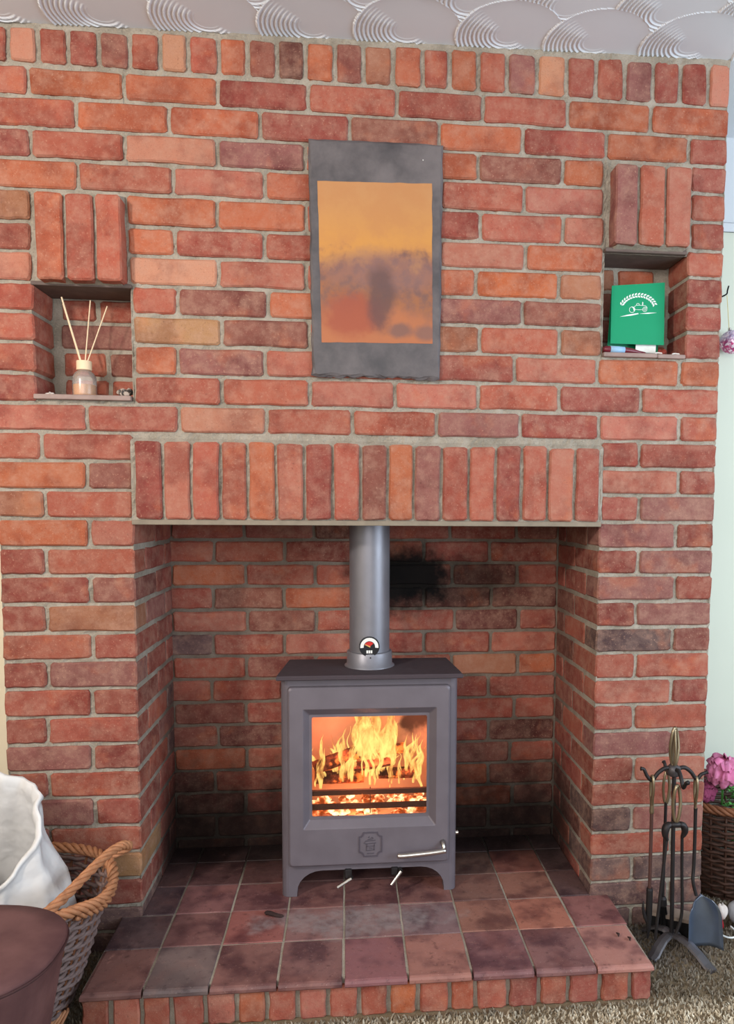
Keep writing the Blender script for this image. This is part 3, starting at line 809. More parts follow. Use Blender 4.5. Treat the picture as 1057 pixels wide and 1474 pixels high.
# handle
hg = G()
hg.tube(bezier([(0.7035, 0.018, 0.2275), (0.735, 0.016, 0.2295), (0.80, 0.0155, 0.2345), (0.842, 0.0175, 0.2385)], 5), [0.0062] + [0.0072] * 14 + [0.0066], 12)
hd = hg.obj('handle', M_STEEL, door, SO, smooth=True)
G().tube([(0.8365, 0.0175, 0.238), (0.8365, 0.030, 0.252), (0.8365, 0.0415, 0.2535)], [0.0052, 0.0055, 0.0085], 12).obj('handle_stem', M_STEEL, door, SO, smooth=True)
# air controls under the door
for (a, b, st) in (((0.5335, 0.036, 0.1335), (0.5735, 0.046, 0.1535), (0.5625, 0.052, 0.168)), ((0.6875, 0.036, 0.1345), (0.7165, 0.046, 0.1685), (0.696, 0.052, 0.172))):
    k = G().tube([a, b], [0.0042, 0.0048], 10).obj('air_lever', M_STEEL, stove, SO, smooth=False)
    s = G().box(st[0] - 0.008, st[0] + 0.012, 0.052, 0.066, st[2] - 0.018, 0.176, 0.002)
    s.tube([b, (b[0] - 0.004, 0.056, b[2] + 0.004)], 0.006, 8)
    s.obj('lever_bracket', M_IRON, k, SO)
G().tube([(0.879, 0.085, 0.262), (0.8865, 0.085, 0.262)], 0.006, 10).obj('side_bolt', M_STEEL, stove, SO)
# fire chamber lining, grate bars
lm = NT('vermiculite')
lco = lm.add('NewGeometry').outputs['Position']
ls = lm.add('SeparateXYZ', ins={0: lco}).outputs
lnn = lm.math('MULTIPLY', lm.math('SUBTRACT', lm.noise(lco, 18, 4), .5), .12)
blk = lm.math('MULTIPLY', lm.rng(lm.math('ADD', ls[0], lnn), .70, .75), lm.rng(lm.math('ADD', ls[2], lnn), .50, .56))
lm.bsdf(lm.mix(lm.math('MULTIPLY', blk, .9), lm.mix(lm.noise(lco, 14, 3), lin((176, 140, 122)), lin((214, 178, 158))), lin((52, 30, 30))), 0.9)
fg = G()
fx0, fx1, fy0, fy1, fz0, fz1 = 0.445, 0.808, 0.075, 0.228, 0.305, 0.650
fg.add([(fx0, fy1, fz0), (fx1, fy1, fz0), (fx1, fy1, fz1), (fx0, fy1, fz1)], [(0, 1, 2, 3)])
for x in (fx0, fx1):
    fg.box(x - (0.006 if x == fx0 else 0), x + (0.006 if x == fx1 else 0), fy0, fy1, fz0, fz1)
fg.box(fx0, fx1, fy0, fy1, fz0 - .006, fz0)
fg.box(fx0, fx1, fy1, fy1 + .005, fz0, fz1)
fg.box(fx0, fx1, fy0 + .03, fy1, fz1, fz1 + .006)
fg.v = fg.v[4:]; fg.f = [tuple(i - 4 for i in f) for f in fg.f[1:]]
fg.obj('firebrick_lining', lm.m, stove, SO)
for z in (0.394, 0.352):
    G().box(fx0 + .001, fx1 - .001, 0.080, 0.088, z - 0.0085, z + 0.0085, 0.002).obj('log_guard', M_RUST, stove, SO)
G().tube([(0.628, 0.083, 0.330), (0.628, 0.083, 0.408)], 0.0014, 6).obj('guard_pin', M_RUST, stove, SO)

# flue
PX, PY = 0.6275, 0.170
FO = (PX, PY, 0.7475)
flue = thing('flue_pipe', 'round grey metal flue pipe rising from the stove top', 'pipe', FO)
G().lathe([(0.0592, 0.765), (0.0592, 1.182)], PX, PY, 48, False, False).obj('pipe', M_PIPE, flue, FO, smooth=True)
cg = G().lathe([(0.074, 0.7476), (0.074, 0.7495), (0.0675, 0.7525), (0.0665, 0.790), (0.0648, 0.7925), (0.0595, 0.793)], PX, PY, 48, False, False)
cg.obj('collar', M_PIPE, flue, FO, smooth=True)
G().tube([(PX + 0.001, PY - 0.0655, 0.782), (PX + 0.001, PY - 0.0685, 0.782)], 0.0022, 8).obj('collar_screw', M_IRON, flue, FO)
# thermometer
TY_ = PY - 0.0592
TO = (0.6255, TY_, 0.814)
th = thing('flue_thermometer', 'small round black dial thermometer stuck on the flue pipe', 'thermometer', TO)
def disc(cx, cz, r, y0, y1, n=32): return [[(cx + r * math.cos(2 * math.pi * k / n), y, cz + r * math.sin(2 * math.pi * k / n)) for k in range(n)] for y in (y1, y0)]
tx, tz = 0.6255, 0.814
M_WHITEP = simple('white_print', (232, 228, 222), 0.6)
M_REDP = simple('red_print', (196, 44, 40), 0.6)
M_BLACKE = simple('black_enamel', (24, 22, 26), 0.4, 0, 0.4)
G().loft(disc(tx, tz, 0.0295, TY_ - 0.0060, TY_ + 0.004)).obj('dial', M_BLACKE, th, TO)
def arc(r0, r1, a0, a1, y0, y1, n=14):
    gg = G()
    A = [math.radians(a0 + (a1 - a0) * k / n) for k in range(n + 1)]
    poly = [(tx + r1 * math.cos(a), tz + r1 * math.sin(a)) for a in A] + [(tx + r0 * math.cos(a), tz + r0 * math.sin(a)) for a in reversed(A)]
    for k in range(n):
        q = [poly[k], poly[k + 1], poly[2 * n + 1 - k - 1], poly[2 * n + 1 - k]]
        gg.prism(q, y0, y1)
    return gg
arc(0.0165, 0.0262, -8, 188, TY_ - 0.0066, TY_ - 0.0055).obj('scale', M_WHITEP, th, TO)
arc(0.0012, 0.0150, 40, 160, TY_ - 0.0068, TY_ - 0.0055).obj('red_sector', M_REDP, th, TO)
G().prism([(tx - 0.013, tz + 0.006), (tx + 0.002, tz - 0.002), (tx + 0.003, tz + 0.001), (tx - 0.012, tz + 0.008)], TY_ - 0.008, TY_ - 0.0068).obj('needle', simple('gilt_needle', (214, 180, 110), 0.4, 0.6), th, TO)
lg = G()
for i in range(3):
    x = tx - 0.0085 + i * 0.006
    lg.prism([(x, tz - 0.019), (x + 0.0048, tz - 0.019), (x + 0.0048, tz - 0.0105), (x, tz - 0.0105)], TY_ - 0.0068, TY_ - 0.0055)
lg.obj('dial_lettering', M_WHITEP, th, TO)

# ---------------------------------------------------------------- fire: logs, embers, flames
bk = NT('charred_wood')
bco = bk.add('TexCoord').outputs['Object']
bn = bk.noise(bco, 34, 4, 0.7)
bc = bk.mix(bk.rng(bn, 0.35, 0.7), lin((58, 32, 24)), lin((150, 88, 66)))
bb = bk.bsdf(bc, 0.9, 0, bk.bump(bk.noise(bco, 70, 4), 0.8, 0.003), 0.1)
glow = bk.rng(bk.noise(bco, 22, 3, 0.6), 0.56, 0.70)
bk.set(bb, 'Emission Color', (1.0, 0.20, 0.03, 1)); bk.set(bb, 'Emission Strength', bk.math('MULTIPLY', glow, 1.6))
def log(name_label, a, b, r, seed):
    a, b = Vector(a), Vector(b); rg = random.Random(seed)
    t = (b - a).normalized(); u = t.cross(Vector((0, 0, 1))).normalized(); w = t.cross(u)
    prof = [rg.uniform(.82, 1.12) for _ in range(12)]
    rings = []
    for i in range(7):
        p = a + (b - a) * (i / 6)
        rr = r * (0.93 if i in (0, 6) else 1) * rg.uniform(.94, 1.05)
        rings.append([tuple(p + u * (rr * prof[k] * rg.uniform(.96, 1.04) * math.cos(2 * math.pi * k / 12)) + w * (rr * prof[k] * .8 * math.sin(2 * math.pi * k / 12))) for k in range(12)])
    o = G().loft(rings).obj('firewood_log', bk.m, None, tuple((a + b) / 2))
    tag(o, name_label, 'log', 'logs burning in the stove')
    return o
log('long charred log at the left of the stove fire, tilted up to the right', (0.463, 0.135, 0.452), (0.590, 0.150, 0.492), 0.026, 1)
log('short charred log in the middle of the stove fire, lying on others', (0.580, 0.128, 0.452), (0.690, 0.140, 0.462), 0.018, 2)
log('rear charred log in the stove fire, behind the other logs', (0.575, 0.190, 0.470), (0.735, 0.195, 0.486), 0.022, 3)
log('lowest charred log in the stove fire, at the right behind the guard bars', (0.640, 0.150, 0.422), (0.775, 0.165, 0.418), 0.020, 4)
log('blackened log lying under the tilted log at the left of the stove fire', (0.466, 0.150, 0.415), (0.610, 0.160, 0.412), 0.022, 5)
em = NT('glowing_embers')
eco = em.add('NewGeometry').outputs['Position']
en = em.noise(eco, 30, 3, 0.6)
ec = em.mix(em.rng(en, 0.42, 0.66), (1.0, 0.16, 0.03, 1), (1.0, 0.72, 0.35, 1))
ee = em.add('Emission', ins={0: ec, 1: em.rng(en, 0.35, 0.7, 0.35, 3.2)})
em.surf(ee.outputs[0])
eg = G()
for i in range(70):
    x, y = random.uniform(0.455, 0.798), random.uniform(0.095, 0.218)
    s = random.uniform(.007, .016)
    eg.blob((x, y, 0.3055 + s * .7 + random.uniform(0, .02)), s * 1.3, s, s * .8, 7, 5, .2, i)
tag(eg.obj('ember_bed', em.m, None, (0.627, 0.15, 0.305)), 'bed of glowing orange embers under the logs in the stove', 'embers', kind='stuff')

fm = NT('flame')
fco = fm.add('NewGeometry').outputs['Position']
fst = fm.add('Mapping'); fst.inputs['Scale'].default_value = (1, 1, .38); fm.set(fst, 'Vector', fco)
fn = fm.noise(fst.outputs[0], 34, 4, 0.6); fn2 = fm.noise(fst.outputs[0], 90, 3, 0.6)
lw = fm.add('LayerWeight'); lw.inputs['Blend'].default_value = 0.35
fz = fm.add('SeparateXYZ', ins={0: fco}).outputs[2]
hot = fm.rng(fm.math('ADD', fn, fm.math('MULTIPLY', fm.math('SUBTRACT', fn2, .5), .4)), 0.30, 0.62)
fc = fm.mix(hot, (1.0, 0.36, 0.08, 1), (1.0, 0.70, 0.20, 1))
femi = fm.add('Emission', ins={0: fc, 1: fm.rng(hot, 0.0, 1.0, 0.8, 1.6)})
ftr = fm.add('BsdfTransparent')
al = fm.math('MULTIPLY', fm.rng(lw.outputs['Facing'], 0.98, 0.10, 0.0, 0.52), fm.rng(hot, 0, .8, 0.35, 1.0))
fmx = fm.add('MixShader', ins={0: al, 1: ftr.outputs[0], 2: femi.outputs[0]})
fm.surf(fmx.outputs[0])
def flame(g, base, h, w, lean, seed):
    rg = random.Random(seed)
    n = 19; ph = rg.uniform(0, 6.28); am = rg.uniform(.6, 1.5) if w < .012 else rg.uniform(.25, .6)
    pts, rr = [], []
    for i in range(n):
        t = i / (n - 1)
        tw = .0045 * math.sin(base[0] * 160 + base[2] * 70 + h * t * 95 + ph * .4) * (t * (1.3 - t)) * 2.2
        pts.append((base[0] + tw + lean * t * t + am * w * math.sin(ph + t * 5.2) * t, base[1] + .35 * w * math.sin(ph * 1.7 + t * 4), base[2] + h * t))
        rr.append(max(.0006, w * (0.35 + 2.2 * t) * (1 - t) ** 1.25 * 1.05 * (1 + .18 * math.sin(t * 11 + ph))))
    g.tube(pts, rr, 9, True, 0.62)
fl = G()
F = []
rgf = random.Random(11)
for i in range(13):          # broad upper flames over the middle of the fire
    F.append(((0.645 + rgf.uniform(-.055, .05), rgf.uniform(.12, .20), rgf.uniform(.45, .50)), rgf.uniform(.12, .185), rgf.uniform(.020, .034), rgf.uniform(-.03, .03)))
for i in range(70):          # thin curling tongues along the logs
    x = rgf.uniform(.463, .785)
    hh = rgf.uniform(.05, .13) * (1.25 if .55 < x < .72 else .9)
    F.append(((x, rgf.uniform(.098, .17), rgf.uniform(.392, .45)), hh, rgf.uniform(.0030, .0090), rgf.uniform(-.02, .03)))
F += [((0.735, .12, .44), .115, .011, .030), ((0.484, .11, .395), .155, .013, .002), ((0.545, .115, .42), .15, .012, .012), ((0.575, .12, .41), .15, .012, .02)]
for i, (b, h, w, l) in enumerate(F): flame(fl, (min(max(b[0], .468), .78), b[1], b[2]), min(h, .642 - b[2]), w, l, i)
tag(fl.obj('flames', fm.m, None, (0.62, 0.14, 0.40), smooth=True), 'tall yellow flames behind the glass of the stove', 'fire', kind='stuff')
def point(name, loc, p, color, r):
    d = bpy.data.lights.new(name, 'POINT'); d.energy = p; d.color = color; d.shadow_soft_size = r
    o = bpy.data.objects.new(name, d); COL.objects.link(o); o.location = loc
point('fire_light', (0.62, 0.100, 0.57), 5.0, (1.0, 0.40, 0.22), 0.03)
point('ember_light', (0.60, 0.12, 0.36), 0.7, (1.0, 0.30, 0.08), 0.02)

# ---------------------------------------------------------------- slate with printed picture
SLO = (0.638, 0.0, 1.556)
slate = thing('slate_plaque', 'upright grey slate plaque bearing an orange sunset picture, hung on the brick chimney breast', 'plaque', SLO)
sm = NT('plaque_slate')
sco = sm.add('NewGeometry').outputs['Position']
sn = sm.noise(sco, 7, 5, 0.6)
sc_ = sm.mix(sm.rng(sn, 0.3, 0.7), lin((66, 62, 64)), lin((108, 100, 100)))
sm.bsdf(sc_, sm.rng(sn, .3, .7, .45, .65), 0, sm.bump(sm.math('ADD', sn, sm.math('MULTIPLY', sm.noise(sco, 50, 4), .4)), 0.6, 0.004), 0.4)
def slate_loop(ins, y, seed=5, amp=.0022):
    rg = random.Random(seed)
    pts = []
    C = [(0.4640, 2.1600), (0.4718, 1.5615), (0.8090, 1.5590), (0.8128, 2.1640)]
    ns = [26, 22, 26, 16]
    for e in range(4):
        a, b = C[e], C[(e + 1) % 4]; n = ns[e]
        for i in range(n):
            t = i / n
            x = a[0] + (b[0] - a[0]) * t; z = a[1] + (b[1] - a[1]) * t
            k = amp * (1.9 if e == 1 else 0.8)
            x += rg.uniform(-k, k); z += rg.uniform(-k, k)
            pts.append((x + ins * (1 if x < .638 else -1), y, z + ins * (1 if z < 1.86 else -1)))
    return pts
G().loft([slate_loop(0, -0.0055), slate_loop(-0.001, -0.0095, 6), slate_loop(0.0012, -0.0125, 7), slate_loop(0.0055, -0.0150, 8)]).obj('slate', sm.m, slate, SLO)
# flat painted picture: a generic hazy landscape at sundown
pm = NT('sunset_picture')
ppos = pm.add('NewGeometry').outputs['Position']
ps = pm.add('SeparateXYZ', ins={0: ppos}).outputs
u = pm.math('DIVIDE', pm.math('SUBTRACT', ps[0], 0.486), 0.302)
v = pm.math('DIVIDE', pm.math('SUBTRACT', ps[2], 1.650), 0.412)
pn = pm.noise(ppos, 16, 4, 0.6); pn2 = pm.noise(ppos, 42, 4, 0.6)
w1 = pm.math('MULTIPLY', pm.math('SUBTRACT', pn, .5), .34)
w2 = pm.math('MULTIPLY', pm.math('SUBTRACT', pn2, .5), .16)
ww = pm.math('ADD', w1, w2)
sky = pm.mix(pm.rng(v, 0.5, 1.0), lin((196, 136, 66)), lin((182, 130, 84)))
sky = pm.mix(pm.rng(pn, .35, .65, 0, .5), sky, lin((178, 120, 74)))
hill = pm.mix(pm.rng(pn2, .3, .7), lin((150, 96, 66)), lin((116, 84, 76)))
def ell(cu, cv, ru, rv, soft=.8):
    du = pm.math('DIVIDE', pm.math('SUBTRACT', u, cu), ru); dv = pm.math('DIVIDE', pm.math('SUBTRACT', v, cv), rv)
    d = pm.math('SQRT', pm.math('ADD', pm.math('MULTIPLY', du, du), pm.math('MULTIPLY', dv, dv)))
    return pm.rng(pm.math('ADD', d, pm.math('MULTIPLY', ww, 3.2)), 1 + soft / 2, 1 - soft / 2)
c = pm.mix(pm.rng(pm.math('SUBTRACT', v, ww), 0.60, 0.46), sky, hill)
c = pm.mix(pm.math('MULTIPLY', ell(.62, .45, .5, .12), .6), c, lin((134, 98, 92)))
c = pm.mix(pm.math('MULTIPLY', pm.rng(pm.math('SUBTRACT', v, ww), 0.30, 0.10), .85), c, lin((176, 106, 68)))
c = pm.mix(pm.math('MULTIPLY', ell(.32, .17, .25, .13), .85), c, lin((152, 76, 56)))
c = pm.mix(pm.math('MULTIPLY', ell(.55, .28, .12, .20), .8), c, lin((92, 68, 66)))
c = pm.mix(pm.math('MULTIPLY', ell(.72, .08, .10, .05), .8), c, lin((112, 84, 78)))
c = pm.mix(pm.math('MULTIPLY', ell(.95, .07, .10, .05), .8), c, lin((120, 88, 80)))
pm.bsdf(c, 0.6, 0, pm.bump(pm.noise(ppos, 50, 4), 0.3, 0.002), 0.3)
rgp = random.Random(4)
def pic_loop(y):
    C = [(0.4866, 2.0560), (0.4960, 1.6470), (0.7893, 1.6520), (0.7845, 2.0630)]; pts = []; r2 = random.Random(4)
    for e in range(4):
        a, b = C[e], C[(e + 1) % 4]
        for i in range(14):
            t = i / 14
            pts.append((a[0] + (b[0] - a[0]) * t + r2.uniform(-.0008, .0008), y, a[1] + (b[1] - a[1]) * t + r2.uniform(-.0008, .0008)))
    return pts
G().loft([pic_loop(-0.0148), pic_loop(-0.0156)]).obj('picture', pm.m, slate, SLO)
G().blob((0.7605, -0.0155, 2.1215), .0016, .0012, .0016, 8, 6, 0).obj('fixing_screw', M_WHITEP, slate, SLO)

# ---------------------------------------------------------------- left niche
SH = 1.4985
BO = (-0.1275, 0.052, SH)
rd = thing('reed_diffuser', 'frosted glass reed diffuser with amber liquid and wooden cap, in the left niche', 'diffuser', BO)
bm_ = NT('frosted_glass')
d1 = bm_.add('BsdfDiffuse'); d1.inputs[0].default_value = lin((226, 214, 206)); t1 = bm_.add('BsdfTransparent'); t1.inputs[0].default_value = (1, .97, .94, 1)
g1 = bm_.add('BsdfGlossy'); g1.inputs['Roughness'].default_value = .25
m1 = bm_.add('MixShader', ins={0: 0.74, 1: d1.outputs[0], 2: t1.outputs[0]})
f1 = bm_.add('Fresnel')
m2 = bm_.add('MixShader', ins={0: f1.outputs[0], 1: m1.outputs[0], 2: g1.outputs[0]})
bm_.surf(m2.outputs[0])
cx, cy = BO[0], BO[1]
G().lathe([(0.026, SH), (0.0295, SH + .003), (0.0300, SH + .010), (0.0300, SH + .044), (0.0285, SH + .054), (0.0235, SH + .064), (0.0165, SH + .069), (0.0150, SH + .074)], cx, cy, 28).obj('bottle', bm_.m, rd, BO, smooth=True)
G().lathe([(0.024, SH + .003), (0.0282, SH + .006), (0.0282, SH + .033)], cx, cy, 28).obj('liquid', simple('amber_oil', (214, 150, 70), 0.2, 0, .4, .05), rd, BO)
M_PALEWOOD = simple('pale_wood', (236, 208, 172), 0.6, 0, 0.2, 0.05, 30)
G().lathe([(0.0180, SH + .0715), (0.0190, SH + .0725), (0.0190, SH + .0945), (0.0180, SH + .0955)], cx, cy, 24).obj('cap', M_PALEWOOD, rd, BO)
for (a, b) in (((-.1335, .050, SH + .09), (-.1755, .040, 1.7540)), ((-.1340, .048, SH + .088), (-.1795, .060, 1.7420)), ((-.1250, .052, SH + .09), (-.1075, .052, 1.7510)), ((-.1195, .05, SH + .09), (-.0630, .045, 1.7360))):
    G().tube([a, b], 0.0016 if b[0] != -.1755 else .0021, 6).obj('reed', M_PALEWOOD, rd, BO)
tag(G().box(-.166, -.078, .012, .098, SH - .0001, SH + .0022, .0005).obj('coaster', simple('cork_mat', (222, 190, 150), 0.8), None, (-.122, .05, SH)), 'thin pale mat under the reed diffuser', 'coaster')
pb = G().blob((-.018, .030, SH + .0115), .019, .013, .0115, 14, 9, .2, 3)
pbm = NT('mottled_stone'); pc_ = pbm.add('TexCoord').outputs['Object']
pbm.bsdf(pbm.mix(pbm.rng(pbm.noise(pc_, 90, 3), .42, .58), lin((46, 42, 42)), lin((176, 160, 148))), .5, 0, None, .4)
tag(pb.obj('pebble', pbm.m, None, (-.018, .030, SH)), 'small dark mottled pebble at the right end of the left niche shelf', 'pebble')
tag(G().blob((-.2, .012, SH + .0035), .011, .006, .0035, 8, 6, .3, 8).obj('chipping', simple('white_chip', (206, 196, 188), .8), None, (-.2, .012, SH)), 'tiny white chip at the left end of the left niche shelf', 'chip')

# ---------------------------------------------------------------- right niche
SR = 1.6445
CO_ = (1.376, 0.04, SR)
card = thing('greeting_card', 'green greeting card with a white tractor emblem, standing in the right niche', 'card', CO_)
M_GREEN = simple('green_card', (10, 142, 96), 0.55, 0, .3, .03, 8)
C4 = [(1.2955, .036, 1.6775), (1.4555, .046, 1.6795), (1.4560, .054, 1.8550), (1.2985, .045, 1.8380)]
def qbox(q, n, t):
    n = Vector(n) * t
    return G().add(list(q) + [tuple(Vector(p) + n) for p in q], [(0, 1, 2, 3), (4, 7, 6, 5), (0, 4, 5, 1), (1, 5, 6, 2), (2, 6, 7, 3), (3, 7, 4, 0)])
qbox(C4, (0, 1, 0), .0008).obj('cover', M_GREEN, card, CO_)
B4 = [(1.2985, .075, 1.6450), (1.4520, .085, 1.6450), (1.4540, .0600, 1.8500), (1.3000, .0500, 1.8350)]
qbox(B4, (0, 1, 0), .0008).obj('back_cover', M_GREEN, card, CO_)
I4 = [(1.374, .052, 1.6446), (1.434, .054, 1.6446), (1.440, .056, 1.80), (1.380, .053, 1.80)]
qbox(I4, (0, 1, 0), .0006).obj('white_insert', simple('white_paper', (238, 236, 226), .8), card, CO_)
M_CARDW = simple('card_white', (236, 240, 232), .6)
def cpt(a, b, off=-.0009):     # a to the right, b upwards, in metres, from the middle of the cover
    s, t = (a + .080) / .160, (b + .088) / .176
    p = [C4[0][i] * (1 - s) * (1 - t) + C4[1][i] * s * (1 - t) + C4[2][i] * s * t + C4[3][i] * (1 - s) * t for i in range(3)]
    return (p[0], p[1] + off, p[2])
eg2 = G()
def cpoly(poly):
    eg2.loft([[cpt(a, b, -.0009) for a, b in poly], [cpt(a, b, .0002) for a, b in poly]])
for k in range(15):            # ears of corn bent into an arch
    t = k / 14; a = math.radians(158 - 132 * t)
    ex, ez = .000 + .0535 * math.cos(a), .0110 + .0440 * math.sin(a)
    tang = a - math.pi / 2
    for sgn in (-1, 1):
        d = tang + sgn * 0.62
        L, W_ = .0105, .0027
        ux, uz = math.cos(d), math.sin(d); nx, nz = -uz, ux
        ox, oz = ex + sgn * .0008 * nx, ez + sgn * .0008 * nz
        cpoly([(ox, oz), (ox + ux * L * .5 + nx * W_, oz + uz * L * .5 + nz * W_), (ox + ux * L, oz + uz * L), (ox + ux * L * .5 - nx * W_, oz + uz * L * .5 - nz * W_)])
def cline(pts, w=.0011):
    for (x0, z0), (x1, z1) in zip(pts[:-1], pts[1:]):
        L = math.hypot(x1 - x0, z1 - z0); nx, nz = -(z1 - z0) / L * w / 2, (x1 - x0) / L * w / 2
        cpoly([(x0 + nx, z0 + nz), (x1 + nx, z1 + nz), (x1 - nx, z1 - nz), (x0 - nx, z0 - nz)])
def ccirc(x, z, r, w=.0011, n=14): cline([(x + r * math.cos(2 * math.pi * k / n), z + r * math.sin(2 * math.pi * k / n)) for k in range(n + 1)], w)
cpoly([(-.054, -.007), (-.030, -.001), (.0, .003), (.002, .0005), (-.02, -.004)])
cpoly([(.004, .001), (.03, .004), (.057, .0035), (.03, .0005)])
ccirc(-.018, .0135, .0085); ccirc(.020, .0135, .0065); ccirc(.020, .0135, .0030)
cline([(-.009, .014), (.0, .013), (.012, .013)]); cline([(-.012, .021), (-.006, .026), (.004, .026), (.022, .024), (.027, .019), (.026, .012)])
cline([(-.006, .026), (-.004, .031), (.002, .031), (.004, .026)])
cpoly([(.0125, .025), (.0145, .025), (.0150, .0335), (.0130, .036), (.0120, .0325)])
cpoly([(-.021, .023), (-.014, .021), (-.0095, .013), (-.0125, .009), (-.0145, .017)])
eg2.obj('emblem', M_CARDW, card, CO_)
# screwdriver-like tool with a maroon handle
TO2 = (1.32, .003, SR)
tool = thing('handled_tool', 'maroon handled tool with a pale blue band, lying on the right niche shelf', 'tool', TO2)
M_MAROON = simple('maroon_handle', (104, 26, 40), .35, 0, .5, .06)
r0 = 0.0088
z_ = SR + r0 + .0003
pth = [(1.2635, -.0005, z_), (1.268, -.0005, z_), (1.278, 0, z_), (1.30, .001, z_), (1.325, .002, z_ - .0005), (1.345, .003, z_ - .002), (1.365, .004, z_ - .0045), (1.385, .005, z_ - .0062)]
G().tube(pth, [.005, .0085, .0095, .0088, .0084, .0075, .0046, .0026], 14).obj('handle', M_MAROON, tool, TO2, smooth=True)
G().tube([(1.282, 0.0002, z_), (1.302, .001, z_), (1.3235, .002, z_ - .0004)], [.0099, .0094, .0090], 14).obj('blue_band', simple('pale_blue_band', (150, 186, 216), .5, 0, .3, .04), tool, TO2, smooth=True)
G().tube([(1.383, .005, z_ - .006), (1.405, .0055, SR + .0026), (1.4135, .006, SR + .0022)], [.0022, .0020, .0010], 8).obj('metal_tip', M_STEEL, tool, TO2)
tag(G().blob((1.4445, .03, SR + .010), .013, .010, .0095, 12, 8, .18, 2).obj('red_pebble', simple('red_clay_lump', (128, 52, 40), .7, 0, .2), None, (1.4445, .03, SR)), 'small reddish lump beside the tool on the right niche shelf', 'lump')
for i, (x, y, lb_) in enumerate(((1.422, .002, 'tiny white paper scrap by the metal tip of the maroon tool'), (1.474, .006, 'tiny white paper scrap at the right end of the right niche shelf'))):
    sg = G().tube(bezier([(x - .011, y, SR + .0022), (x - .002, y + .003, SR + .0045), (x + .010, y - .002, SR + .0025)], 4), [.0014] + [.0022] * 7 + [.0010], 6)
    tag(sg.obj('paper_scrap', simple('scrap_white%d' % i, (222, 214, 206), .8), None, (x, y, SR)), lb_, 'scrap', 'scraps on the right niche shelf')

# ---------------------------------------------------------------- bark chip and grit on the hearth
bkc = simple('dark_bark', (58, 44, 42), .9, 0, .1, .25, 60, .6, .002)
g = G().tube(bezier([(0.337, -.028, .1045), (0.350, -.034, .106), (0.370, -.045, .105), (0.389, -.049, .1035)], 4), [.003, .006, .0072, .0068, .0072, .0070, .0066, .0062, .006, .0055, .005, .0045, .002], 8, True, .75)
tag(g.obj('bark_chip', bkc, None, (0.362, -.04, .098)), 'curled dark bark chip lying on the hearth tiles in front of the stove', 'bark')
for i, (x, y, lb_) in enumerate(((1.268, -.215, 'small dark cinder on the hearth near its right edge, the further back one'), (1.291, -.236, 'small dark cinder on the hearth near its right edge, the nearer one'))):
    tag(G().tube([(x, y - .008, .1015), (x + .003, y, .1035), (x, y + .009, .1015)], [.0015, .0035, .0012], 6).obj('cinder', bkc, None, (x, y, .098)), lb_, 'cinder', 'cinders at the right corner of the hearth')

# ---------------------------------------------------------------- fire irons
def ring_loop(c, w, h, r, axis='x', n=26, depth=0.0):
    """long narrow loop handle hanging in a vertical plane"""
    pts = []
    for k in range(n):
        a = 2 * math.pi * k / n
        sx = math.sin(a) * w / 2 * (1.0 - 0.35 * (math.cos(a) < 0) * (-math.cos(a)))
        z = math.cos(a) * h / 2
        pts.append((c[0] + (sx if axis == 'x' else 0), c[1] + (sx if axis == 'y' else 0) + depth * math.sin(2 * a), c[2] + z))
    return pts
STO = (1.4560, -0.115, 0.0)
stand = thing('fire_iron_stand', 'black iron fire tool stand with hooks and a looped handle, on carpet right of hearth', 'stand', STO)
sx, sy = STO[0], STO[1]
G().tube([(sx + .006, sy, .036), (sx + .002, sy, .25), (sx - .002, sy, .50)], .0058, 10).obj('post', M_IRON, stand, STO)
G().lathe([(.012, .487), (.0175, .491), (.0185, .502), (.0175, .513), (.010, .518)], sx - .003, sy, 14).obj('hub', M_IRONFOOT, stand, STO, smooth=True)
hl = G()
hl.loop_tube(ring_loop((sx - .004, sy, .568), .024, .108, .0042, 'x', 28, .004), .0042, 7)
hl.loop_tube(ring_loop((sx - .004, sy, .566), .018, .104, .0042, 'y', 28, -.003), .0036, 7)
hl.obj('handle_loop', M_BRASS, stand, STO, smooth=True)
for (ex, ey, ez) in ((-.0915, .0, .5095), (.0885, .0, .4945), (-.004, -.085, .500), (.0, .070, .5)):
    hx, hy = ex * .70, ey * .70
    pts = bezier([(sx - .003 + ex * .12, sy + ey * .12, .507), (sx + ex * .30, sy + ey * .3, .510), (sx + ex * .52, sy + ey * .52, .497), (sx + hx, sy + hy, .477), (sx + ex * .86, sy + ey * .86, .489), (sx + ex * .96, sy + ey * .96, ez - .002), (sx + ex * 1.06, sy + ey * 1.06, ez + .001)], 5)
    rr = [.0062 - .0018 * i / (len(pts) - 1) for i in range(len(pts))]; rr[-1] = .0062; rr[-2] = .0056
    G().tube(pts, rr, 8).obj('hook', M_IRON, stand, STO, smooth=True)
def foot(dx, dy, w0=.013, w1=.017):
    L = math.hypot(dx, dy); ux, uy = dx / L, dy / L; nx, ny = -uy, ux
    prof = [(0, .036), (.22, .041), (.45, .037), (.68, .024), (.85, .010), (1.0, .0035)]
    rings = []
    for t, z in prof:
        w = w0 + (w1 - w0) * t; th = .004
        if t == 1.0: w *= .8
        px_, py_ = sx + .006 + dx * t, sy + dy * t
        rings.append([(px_ - nx * w, py_ - ny * w, z - th), (px_ + nx * w, py_ + ny * w, z - th), (px_ + nx * w * .8, py_ + ny * w * .8, z + th * .4), (px_, py_, z + th), (px_ - nx * w * .8, py_ - ny * w * .8, z + th * .4)])
    return G().loft(rings)
for d in ((.062, -.128), (-.085, -.062), (.040, .020), (-.05, .085)):
    foot(*d).obj('foot', M_IRONFOOT, stand, STO)
